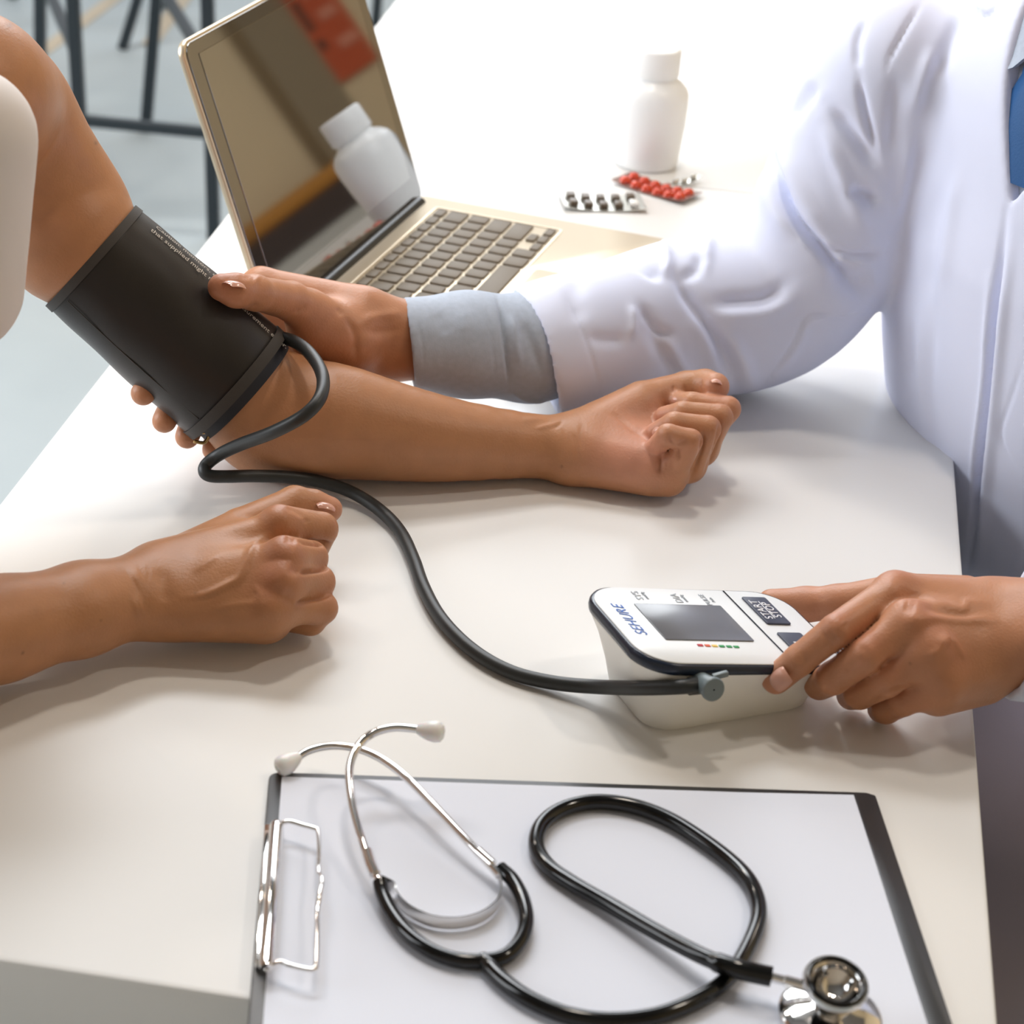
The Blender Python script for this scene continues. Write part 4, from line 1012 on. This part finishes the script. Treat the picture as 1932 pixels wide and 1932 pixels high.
spots = [(mC[i] + np.array([0, 0, 0.01]), 0.012, RED, 0.3) for i in range(4)] + [(tC[0], 0.012, PALM, 0.5)] + [(pC[i] + np.array([0, 0, 0.008]), 0.010, RED, 0.35) for i in range(4)] + [(tC5[-2], 0.025, PALM, 0.3)]
Cm = limb(groups, 0.00125, mk, SKD, spots, [(z6(1150, 735)[0], z6(1150, 735)[1], 3, MOLE, 0.5)])

# ------------------------------------------------------------------ doctor's body and clothes
FD_ = unit((-0.84, -0.54, 0)); RD_ = np.array([FD_[1], -FD_[0], 0]); 
if RD_[1] < 0: RD_ = -RD_
fr_top = np.array([0.284, 1.375, TZ + 0.28]); 
c_top = fr_top - FD_ * 0.115
c_low = c_top + np.array([0.062, 0.045, -0.46])
c_top[2] = TZ + 0.20
shR = W(1715, 115, 0.245); shL = c_top - RD_ * 0.20 + np.array([0, 0, 0.06])
elL = np.array([0.56, 1.13, TZ + 0.06])
tn = [c_low + (c_top - c_low) * q for q in (0.10, 0.35, 0.62, 0.86)] + [c_top + np.array([0.004, 0.002, 0.05])]
tr = [0.150, 0.158, 0.164, 0.160, 0.120]
def dtors(g):
    return Union([(0, Group([Cone(tn[i], tn[i + 1], tr[i] + g, tr[i + 1] + g, FD_, 0.66) for i in range(4)], 0.06)), (0.06, Group([Cone(shR + np.array([0.03, 0, 0.0]), shL, 0.052 + g, 0.052 + g)], 0.02)),
                  (0.0, Group([Cone(tn[0], tn[0] + UZ * 0.01, 0.10, 0.10)], 0.02))])
ud = Union([(0, dtors(-0.022)), (0.03, Group([Cone(c_top + np.array([0, 0, 0.05]), c_top + np.array([-0.01, -0.005, 0.24]), 0.056, 0.052)], 0.02)), (0.02, chain([shR, W(1560, 440, 0.115), W(1470, 565, 0.074)], [0.040, 0.034, 0.030], 0.01)), (0.02, chain([shL, elL, wC[-1]], [0.040, 0.034, 0.032], 0.01))])
Vt, Qt = nets(ud, ud.lo, ud.hi, 0.006)
uf = Union([(0, chain([wD[-1], W(1470, 565, 0.074)], [0.034, 0.031], 0.01))]); Vf, Qf = nets(uf, uf.lo, uf.hi, 0.004)
hq = c_top + np.array([-0.025, -0.015, 0.315]); hqf = unit((-0.93, -0.2, 0)); Hq = head_mesh(hq, hqf, c_top + np.array([-0.01, -0.005, 0.20]))
V, Q = join([(D[0], D[1]), (Cm[0], Cm[1]), (Vt, Qt), (Vf, Qf), (Hq[0], Hq[1])])
doc = mobj('person', V, Q, MATS['skin'], colors=np.concatenate([D[2], Cm[2], np.tile(SKD, (len(Vt), 1)), np.tile(SKD, (len(Vf), 1)), Hq[2]]))
hair_eyes(doc, hq, hqf, 0.03)
tag(doc, 'person in a white coat gripping the cuffed arm and holding the monitor', 'person')
nail(doc, W(443, 531, 0.1440), tD[-1] - tD[-3], UZ + np.array([0.1, 0.35, 0]), 0.013, 0.0135, 0.0095)
nail(doc, W(1468, 1283, 0.0370), tC[0] - dC[0], UZ * 0.55 + np.array([-0.35, -0.75, 0]), 0.0125, 0.0125, 0.0085)

# white coat: torso, right sleeve, left sleeve
slv = [(1020, 662, 0.052, 0.0470), (1120, 640, 0.054, 0.0480), (1250, 606, 0.058, 0.0530), (1385, 584, 0.062, 0.0590), (1488, 545, 0.078, 0.0560), (1560, 440, 0.122, 0.0570), (1622, 285, 0.182, 0.0560), (1690, 140, 0.240, 0.0580)]
sp_ = [W(a, b, z) for a, b, z, r in slv]; sr_ = [r for *_, r in slv]
sleeve = smooth_chain(sp_, sr_, 0.006, 3)
ax0 = unit(sp_[0] - sp_[1])
class Minus:
    """shape minus cutters"""
    def __init__(s, base, cuts, k=0.003): s.b = base; s.c = cuts; s.k = k; s.lo, s.hi = base.lo, base.hi
    def box(s): return s.lo, s.hi
    def __call__(s, p):
        d = s.b(p)
        for c in s.c: d = smax(d, -c(p), s.k)
        return d
class Half:
    """half space beyond the point o along n, limited to a ball"""
    def __init__(s, o, n, r): s.o = o; s.n = unit(n); s.r = r
    def __call__(s, p): return np.maximum(-((p - s.o) @ s.n), np.linalg.norm(p - s.o, axis=1) - s.r)
slL = chain([wC[0] + np.array([0.0, 0.0, 0.0]), wC[-1] + np.array([0.005, 0, 0.0]), elL + np.array([0.004, 0.004, 0]), shL], [0.038, 0.046, 0.055, 0.060], 0.02)
def edge_plane(p, q, toward, mix, axis):
    ray = lambda a: FW * FPX + RT * (a[0] - 966) - UP * (a[1] - 966)
    n = unit(np.cross(ray(p), ray(q)))
    if n @ toward < 0: n = -n
    return unit(n * (1 - mix) + axis * mix)
endn = edge_plane((970, 540), (1065, 775), ax0, 0.15, ax0)
# V opening of the coat front with the shirt and the tie behind
vtip = surf(1903, 385, dtors(0.0))
class Vee:
    """wedge opening downwards to a point on the chest: |side| < slope * height"""
    def __init__(s, o, sl, dep): s.o = o; s.sl = sl; s.dep = dep
    def __call__(s, p):
        q = p - s.o; side = q @ RD_; h = q[:, 2]; fwd = q @ FD_
        return np.maximum(np.maximum(side - 0.42 * h, -side - s.sl * h), np.maximum(-(fwd + s.dep), -h)) / math.sqrt(1 + s.sl ** 2)
slR2 = Minus(sleeve, [Half(W(1014, 652, 0.075), endn, 0.10), Group([Cone(sp_[0] + ax0 * 0.05, sp_[1] - ax0 * 0.02, 0.0405, 0.0405)], 0.001)], 0.0055)
slL2 = Minus(slL, [Half(W(1926, 1190, 0.055), (-1, 0.0, 0.15), 0.09), Group([Cone(wC[0], wC[1] + (wC[2] - wC[1]) * 0.1, 0.0315, 0.0315)], 0.001)], 0.002)
coatU = Union([(0, dtors(0.0)), (0.016, slR2), (0.02, slL2)])
coatS = Minus(coatU, [Vee(vtip, 0.6, 0.05)], 0.002)
lo, hi = coatS.lo.copy(), coatS.hi.copy()
V, Q = nets(coatS, lo, hi, 0.0023, smooth=3)
z4c = lambda X, Y: (1300 + X / 3.057, Y / 3.057)
z5 = lambda X, Y: (750 + X / 2.034, 400 + Y / 2.034)
nearS = lambda V: V[:, 0] < 0.45
mk = [([z4c(470, 800), z4c(490, 950), z4c(590, 1230), z4c(750, 1420), z4c(900, 1600), z4c(1000, 1720)], 10, -0.012), ([z4c(560, 800), z4c(560, 950), z4c(680, 1180), z4c(820, 1380)], 18, 0.004), ([z4c(400, 900), z4c(480, 1180), z4c(620, 1400)], 20, 0.004),
      ([z4c(790, 600), z4c(920, 750), z4c(1100, 1000)], 13, -0.007), ([z4c(760, 700), z4c(860, 950), z4c(960, 1200), z4c(1060, 1380)], 16, 0.004), ([z4c(980, 430), z4c(990, 550), z4c(1040, 750), z4c(1090, 920)], 7, -0.006), ([z4c(1020, 100), z4c(970, 250), z4c(975, 420)], 8, -0.003),
      ([z4c(900, 1100), z4c(1000, 1120), z4c(1100, 1180)], 12, -0.007), ([z4c(780, 1430), z4c(950, 1475), z4c(1120, 1465)], 8, -0.006), ([z4c(850, 1520), z4c(960, 1640), z4c(1080, 1600)], 26, -0.008), ([z4c(560, 720), z4c(640, 600), z4c(740, 470)], 14, -0.005),
      ([z5(720, 480), z5(800, 490), z5(890, 490)], 12, -0.003), ([z5(900, 350), z5(905, 430), z5(890, 490)], 7, 0.003), ([z5(930, 350), z5(1000, 450), z5(1070, 475)], 9, -0.005), ([z5(860, 160), z5(960, 230), z5(1030, 260)], 9, -0.004), ([z5(1000, 60), z5(1040, 180), z5(1020, 255)], 7, 0.004),
      ([z5(1040, 190), z5(1100, 290), z5(1170, 400), z5(1250, 530), z5(1300, 670)], 14, -0.008), ([z5(1080, 250), z5(1150, 220), z5(1170, 150)], 12, -0.004), ([z5(1150, 250), z5(1180, 200), z5(1200, 60)], 10, 0.003), ([z5(1120, 380), z5(1190, 500), z5(1240, 640)], 14, 0.003), ([z5(1260, 450), z5(1330, 580), z5(1370, 690)], 16, 0.004),
      ([z5(1190, 350), z5(1300, 340), z5(1420, 325), z5(1500, 260)], 12, -0.0045), ([z5(1180, 400), z5(1330, 400), z5(1440, 380), z5(1560, 300)], 16, 0.004), ([z5(950, 420), z5(1030, 560), z5(1060, 650)], 14, -0.004), ([z5(1010, 480), z5(1090, 590), z5(1130, 660)], 12, 0.003), ([z5(700, 230), z5(680, 330), z5(720, 430)], 20, -0.002),
      ([z5(1870, 360), z5(1730, 402), z5(1580, 396), z5(1520, 500), z5(1400, 670)], 3.0, -0.0020), ([z5(1880, 380), z5(1600, 410), z5(1540, 510), z5(1430, 670)], 9, 0.0015), ([z5(615, 250), z5(690, 400), z5(740, 540), z5(790, 720)], 3.0, -0.0012),
      # torso folds
      ([z4c(1345, 0), z4c(1240, 180), z4c(1160, 330), z4c(1140, 420)], 4, -0.003), ([z4c(1200, 400), z4c(1180, 700), z4c(1150, 950)], 16, -0.004), ([z4c(1290, 700), z4c(1260, 900), z4c(1200, 1330)], 12, 0.003), ([z4c(1420, 250), z4c(1330, 500), z4c(1280, 700)], 14, 0.004), ([z4c(1580, 60), z4c(1500, 250), z4c(1420, 480)], 14, -0.004),
      ([z4c(1560, 950), z4c(1500, 1300), z4c(1450, 1700)], 14, 0.0025), ([z4c(1450, 1000), z4c(1400, 1350), z4c(1370, 1800)], 18, -0.0025), ([z4c(1250, 1000), z4c(1250, 1400), z4c(1290, 1800)], 14, -0.002),
      ([(1898, 395), (1893, 440), (1878, 560), (1868, 700), (1852, 850), (1838, 980), (1822, 1085)], 6, -0.009), ([(1866, 520), (1860, 700), (1842, 850), (1830, 980)], 7, 0.004), ([(1912, 420), (1892, 600), (1872, 800), (1852, 1000), (1846, 1090)], 10, 0.004), ([(1740, 560), (1735, 700), (1760, 850)], 12, 0.002), ([(1765, 560), (1755, 760), (1780, 900)], 10, -0.002), ([(1715, 600), (1725, 720)], 10, -0.002),
      ([z4c(1555, 0), z4c(1640, 50), z4c(1710, 90), z4c(1790, 20)], 3.5, -0.0035), ([z4c(1640, 20), z4c(1720, 40)], 16, 0.002), ([(1932, 675), (1905, 760), (1888, 815), (1902, 860), (1932, 890)], 3.0, -0.0016), ([(1932, 1040), (1910, 1080)], 6, 0.001)]
V = etch(V, Q, mk); V = laplace(V, Q, 0.35)
coat = mobj('white_coat', V, Q, MATS['coat_cotton'], doc)
coat['label'] = 'white buttoned lab coat with creased sleeves'
# shirt cuff and shirt front
shp = w3((762, 646, 0.066), (880, 650, 0.061), (1000, 656, 0.056), (1120, 640, 0.055)); 
ax1 = unit(shp[0] - shp[1])
shirtU = Union([(0, chain(shp, [0.0300, 0.0345, 0.0360, 0.0350], 0.01))])
shirtS = Minus(shirtU, [Half(W(775, 640, 0.080), edge_plane((765, 572), (787, 720), ax1, 0.15, ax1), 0.07), Group([Cone(shp[0] + ax1 * 0.05, shp[1], 0.0255, 0.0255)], 0.001)], 0.001)
V, Q = nets(shirtS, shirtU.lo, shirtU.hi, 0.0016, smooth=1)
mk = [([z7(1680, 500), z7(1720, 700), z7(1740, 950)], 2.0, -0.0005), ([z5(335, 320), z5(350, 400), z5(370, 560), z5(375, 660)], 2.2, -0.0006), ([z5(375, 300), z5(400, 400), z5(420, 550), z5(435, 690)], 4, -0.0030), ([z5(430, 380), z5(450, 480), z5(470, 600)], 8, 0.003), ([z5(480, 400), z5(520, 520), z5(560, 640)], 10, -0.002), ([z5(435, 690), z5(500, 720), z5(600, 735)], 4, 0.002),
      ([z5(150, 380), z5(190, 480)], 14, -0.0008), ([z5(250, 370), z5(260, 470)], 12, 0.0006)]
V = etch(V, Q, mk)
mobj('shirt_cuff', V, Q, MATS['shirt_grey'], doc)
shF = Minus(dtors(-0.012), [Half(c_top + np.array([0, 0, -0.12]), (0, 0, -1), 1.0)], 0.002)
V, Q = nets(shF, dtors(-0.012).lo, dtors(-0.012).hi, 0.005)
keep = (V[:, 2] > vtip[2] - 0.02)
mobj('dress_shirt', V, Q[np.all(keep[Q], 1)], MATS['shirt_grey'], doc)
# tie: a tapered thick band down the chest, and a collar wing
fsh = dtors(-0.012)
def on_chest(side, z, off):
    o = c_top + RD_ * side; o = np.array([o[0], o[1], TZ + z]); t = np.linspace(0.0, 0.3, 600); pts = o + FD_ * t[:, None]
    d = fsh(pts); i = np.argmax(d > off); return pts[i]
V = []; Fc = []
cs = -0.006
VZ = vtip[2] - TZ; print('vtip', vtip)
lev = [(0.300, 0.016), (0.285, 0.020), (0.275, 0.017), (0.262, 0.021), (0.24, 0.026), (0.22, 0.029), (VZ + 0.012, 0.031)]
for (z, hw) in lev:
    for s in (-1, -0.5, 0, 0.5, 1): V.append(on_chest(cs + s * hw, z, 0.004 + 0.003 * (1 - s * s)))
n0 = len(V)
for (z, hw) in lev:
    for s in (-1, -0.5, 0, 0.5, 1): V.append(on_chest(cs + s * hw, z, 0.0005))
nl = len(lev)
for i in range(nl - 1):
    for j in range(4):
        a = i * 5 + j; Fc += [(a, a + 1, a + 6, a + 5), (n0 + a, n0 + a + 5, n0 + a + 6, n0 + a + 1)]
    for j in (0, 4):
        a = i * 5 + j; q = (a, a + 5, n0 + a + 5, n0 + a); Fc.append(q if j == 0 else q[::-1])
mobj('necktie', V, Fc, MATS['tie_blue'], doc)
V = []; Fc = []
cp = [(0.005, 0.302), (0.055, 0.315), (0.050, 0.262), (0.022, 0.278)]
for off in (0.009, 0.005): V += [on_chest(s + cs, z, off) for s, z in cp]
Fc = [(0, 1, 2, 3), (7, 6, 5, 4)] + [(i, (i + 1) % 4, 4 + (i + 1) % 4, 4 + i) for i in range(4)]
mobj('shirt_collar', V, Fc, MATS['shirt_grey'], doc, smooth=False)
# trousers: thighs and shins of the seated doctor
def thigh(sd):
    h = np.array([c_low[0] + 0.02, c_low[1], TZ - 0.255]) - RD_ * sd * 0.10; kn = h + FD_ * 0.38 + np.array([0, 0, -0.02]) - RD_ * sd * 0.07
    return chain([h, kn, np.array([kn[0] + 0.02, kn[1] + 0.02, 0.06])], [0.085, 0.068, 0.045], 0.03)
tu = Union([(0, thigh(1)), (0.03, thigh(-1)), (0.05, Group([Cone(c_low + np.array([0.02, -0.02, -0.06]), c_low + np.array([0.05, 0.02, -0.12]), 0.09, 0.13)], 0.03)),
            (0.05, Group([Cone(c_low - RD_ * 0.09 + UZ * 0.0, c_low - RD_ * 0.15 + FD_ * 0.22, 0.115, 0.095), Cone(c_low + RD_ * 0.08 - UZ * 0.02, c_low + RD_ * 0.13 + FD_ * 0.20 - UZ * 0.03, 0.10, 0.085)], 0.02))])
V, Q = nets(tu, tu.lo, tu.hi, 0.006); mobj('trousers', V, Q, MATS['trousers'], doc)
def shoes(parent, ankles, f):
    f = unit(f)
    for a in ankles:
        a = np.array([a[0], a[1], 0.0]); u = Union([(0, Group([Cone(a - f * 0.04 + UZ * 0.045, a + f * 0.13 + UZ * 0.038, 0.045, 0.036)], 0.01))])
        class Flat:
            def __call__(s, p): return smax(u(p), 0.002 - p[:, 2], 0.004)
        V, Q = nets(Flat(), u.lo, u.hi, 0.005); mobj('shoe', V, Q, MATS['hinge_black'], parent)
ank = []
for sd in (1, -1):
    h = np.array([c_low[0] + 0.02, c_low[1], 0]) - RD_ * sd * 0.10; kn = h + FD_ * 0.38 - RD_ * sd * 0.07; ank.append(kn + np.array([0.02, 0.02, 0]))
shoes(doc, ank, FD_)
hip = np.array([pc0[0], pc0[1], TZ - 0.34]); ank = []; gs = []
for sd in (1, -1):
    kn = hip + np.array([0.36, sd * 0.11, 0.0]); an = kn + np.array([-0.04, 0, 0]); ank.append(an)
    gs.append((0.03, chain([hip + np.array([-0.03, sd * 0.08, 0]), kn, np.array([an[0], an[1], 0.07])], [0.082, 0.062, 0.045], 0.02)))
tu = Union(gs + [(0.04, Group([Cone(hip + np.array([-0.03, -0.05, 0]), hip + np.array([-0.03, 0.05, 0]), 0.105, 0.105)], 0.02))])
V, Q = nets(tu, tu.lo, tu.hi, 0.006); mobj('trousers', V, Q, MATS['trousers'], pat)
shoes(pat, ank, (1, 0, 0))
# seat under each person
def seat(label, c, fdir):
    e = empty('metal_stool', (c[0], c[1], 0), label, 'stool')
    for sx in (-1, 1):
        for sy in (-1, 1): mobj('leg', *bar((c[0] + sx * 0.19, c[1] + sy * 0.19, 0), (c[0] + sx * 0.15, c[1] + sy * 0.15, c[2]), 0.032, 0.032, up=(0, 1, 0.1)), MATS['dark_steel'], e, smooth=False)
    mobj('seat', *rslab(0.36, 0.36, 0.03, 0.03, 0.008, ((c[0], c[1], c[2]), (1, 0, 0), (0, 1, 0), (0, 0, 1))), MATS['seat_wood'], e)
seat('stool under the person in the white coat', (c_low[0] + 0.06, c_low[1] + 0.02, TZ - 0.45), FD_)
seat('stool under the person in the sleeveless top', (pc0[0] - 0.08, pc0[1], TZ - 0.475), (1, 0, 0))

# ------------------------------------------------------------------ arm cuff and air hose
vw = unit(CAM - (A0 + A1) / 2); NV = unit(vw - AX * (vw @ AX)); SV = np.cross(AX, NV)      # NV faces the camera, SV sideways
pr_, _ = PX((A0 + SV * 0.04)[None])[0]
if pr_ < PX(A0[None])[0][0]: SV = -SV                                                   # SV points to the photo's right
cuf = empty('arm_cuff', (A1[0], A1[1], TZ), 'black cloth blood pressure cuff wrapped around an upper arm', 'arm cuff')
R0, R1 = 0.0405, 0.0438
def rad_at(t): return R0 + (R1 - R0) * t
def cyl(t, ang, off=0.0):
    r = rad_at(t) + off
    s_ = vw @ AX; sh_ = 0.8 * r * s_ / math.sqrt(1 - s_ * s_) * math.cos(ang)
    bulge = 0.0016 * math.sin(math.pi * min(max(t, 0), 1))
    return A0 + AX * (LN_ * t + sh_) + (NV * math.cos(ang) + SV * math.sin(ang)) * (r + bulge)
def tube(t0, t1, ro, ri, nt, seg=72, wob=0.0):
    V = []; Fc = []
    for i in range(nt + 1):
        t = t0 + (t1 - t0) * i / nt
        for k in range(seg):
            a = 2 * math.pi * k / seg; V.append(cyl(t, a, ro + wob * math.sin(3 * a + 9 * t) * math.cos(5 * t + a)))
    for i in range(nt + 1):
        t = t1 + (t0 - t1) * i / nt
        for k in range(seg): V.append(cyl(t, 2 * math.pi * k / seg, ri))
    n = 2 * (nt + 1)
    for i in range(n):
        for k in range(seg): Fc.append((i * seg + k, ((i + 1) % n) * seg + k, ((i + 1) % n) * seg + (k + 1) % seg, i * seg + (k + 1) % seg))
    return V, Fc
body = mobj('cuff_wrap', *tube(0.03, 0.965, 0.0, -0.0045, 40, wob=0.0007), MATS['cuff_cloth'], cuf)
mobj('cuff_trim', *tube(0.0, 0.045, 0.0010, -0.005, 3), MATS['cuff_trim'], cuf, auto=40)
mobj('cuff_trim', *tube(0.940, 1.0, 0.0014, -0.005, 3), MATS['cuff_trim'], cuf, auto=40)
mobj('cuff_lining', *tube(0.90, 1.055, -0.0040, -0.0070, 4), MATS['cuff_inner'], cuf, auto=40)
# flap seam stitched along the wrap
V = [cyl(0.06 + 0.87 * i / 40, -0.80, 0.0003) for i in range(41)]
mobj('seam', *sweep(V, 0.00035, 6), MATS['cuff_trim'], cuf)
def wrap_text(txt, t0, ang, size, m, par):
    cu = bpy.data.curves.new('cuff_print', 'FONT'); cu.body = txt; cu.size = size; cu.extrude = 0.00005
    o = bpy.data.objects.new('cuff_print', cu); C.objects.link(o)
    dg = bpy.context.evaluated_depsgraph_get(); me = bpy.data.meshes.new_from_object(o.evaluated_get(dg)); bpy.data.objects.remove(o)
    for v in me.vertices:
        x, y, z = v.co; t = t0 + x / LN_; v.co = Vector(T(cyl(t, ang + y / 0.043, 0.0009 + z)))
    me.materials.clear(); me.materials.append(MATS[m]); q = bpy.data.objects.new('cuff_print', me); C.objects.link(q); attach(q, par)
wrap_text('Caution: monitors, cuffs other', 0.14, 1.16, 0.0058, 'cuff_print', body)
wrap_text('that supplied might result in measurement error.', 0.13, 0.98, 0.0058, 'cuff_print', body)
# metal ring at the lower corner
rp_ = cyl(0.985, -1.25, 0.0035)
mobj('cuff_ring', *sweep(catmull([rp_ + AX * 0.002, rp_ + AX * 0.008 + SV * 0.004, rp_ + AX * 0.006 + SV * 0.010, rp_ + SV * 0.006], 5), 0.0012, 10), MATS['brass'], cuf)
# air hose
def beside(px, py, off):
    """height at which this line of sight clears the monitor's near side by off"""
    for z in np.arange(0.004, 0.05, 0.0004):
        q = W(px, py, z) - mc; x, y = q @ MX, q @ MY
        ky = np.interp(z * zl / zt(np.clip(x, -ml / 2, ml / 2)), [0.0, 0.0015, 0.018, 0.034, 0.0425, 0.0455], [0.70, 0.72, 0.80, 0.89, 0.955, 0.98]); kx = 0.80
        if x < -ml / 2 * kx - off or -y > mw / 2 * ky + off: return z
    return 0.05
hz = w3((505, 642, 0.088), (528, 638, 0.092), (552, 643, 0.095), (580, 662, 0.096), (602, 692, 0.096), (610, 722, 0.095), (602, 754, 0.092), (572, 785, 0.084), (516, 815, 0.068), (455, 838, 0.048), (415, 857, 0.034), (390, 876, 0.027), (386, 890, 0.024), (398, 898, 0.022), (430, 899, 0.021), (480, 898, 0.019), (540, 900, 0.016), (600, 908, 0.012), (660, 927, 0.008), (715, 961, 0.0055), (755, 1003, 0.0048),
         (780, 1055, 0.0047), (797, 1103, 0.0047), (825, 1157, 0.0047), (865, 1204, 0.0047), (915, 1243, 0.0047), (975, 1272, 0.0047), (1050, 1289, 0.006), (1130, 1296, 0.012), (1210, 1298, max(0.018, beside(1210, 1298, 0.006))), (1280, 1296, beside(1280, 1296, 0.0055)), (1330, 1292, beside(1330, 1292, 0.0055)))
print('hose z', [beside(x, 1296, 0.0055) for x in (1210, 1280, 1330)])
hose = mobj('air_hose', *sweep(catmull(hz, 7), 0.0041, 18), MATS['hose_rubber'], cuf)
hb = hz[-1]
pn = unit(-MY * 1.0)
plug = mobj('hose_plug', *lathe([(0.0005, 0.016), (0.0060, 0.016), (0.0066, 0.0152), (0.0066, 0.0135), (0.0058, 0.0130), (0.0054, 0.004), (0.0054, -0.012)], hb + MY * 0.004 - MX * 0.001, ax=pn + np.array([0, 0, 0.25]), seg=32), MATS['bp_grey'], hose, auto=40)
mobj('plug_tab', *bar(hb + MX * 0.004 + UZ * 0.004, hb + MX * 0.013 + UZ * 0.005, 0.003, 0.003, bev=0.0006), MATS['bp_grey'], hose)
mobj('plug_collar', *sweep([W(1300, 1295, beside(1300, 1295, 0.0055)), W(1336, 1291, beside(1336, 1291, 0.0055))], 0.0049, 18), MATS['hose_rubber'], hose, auto=40)
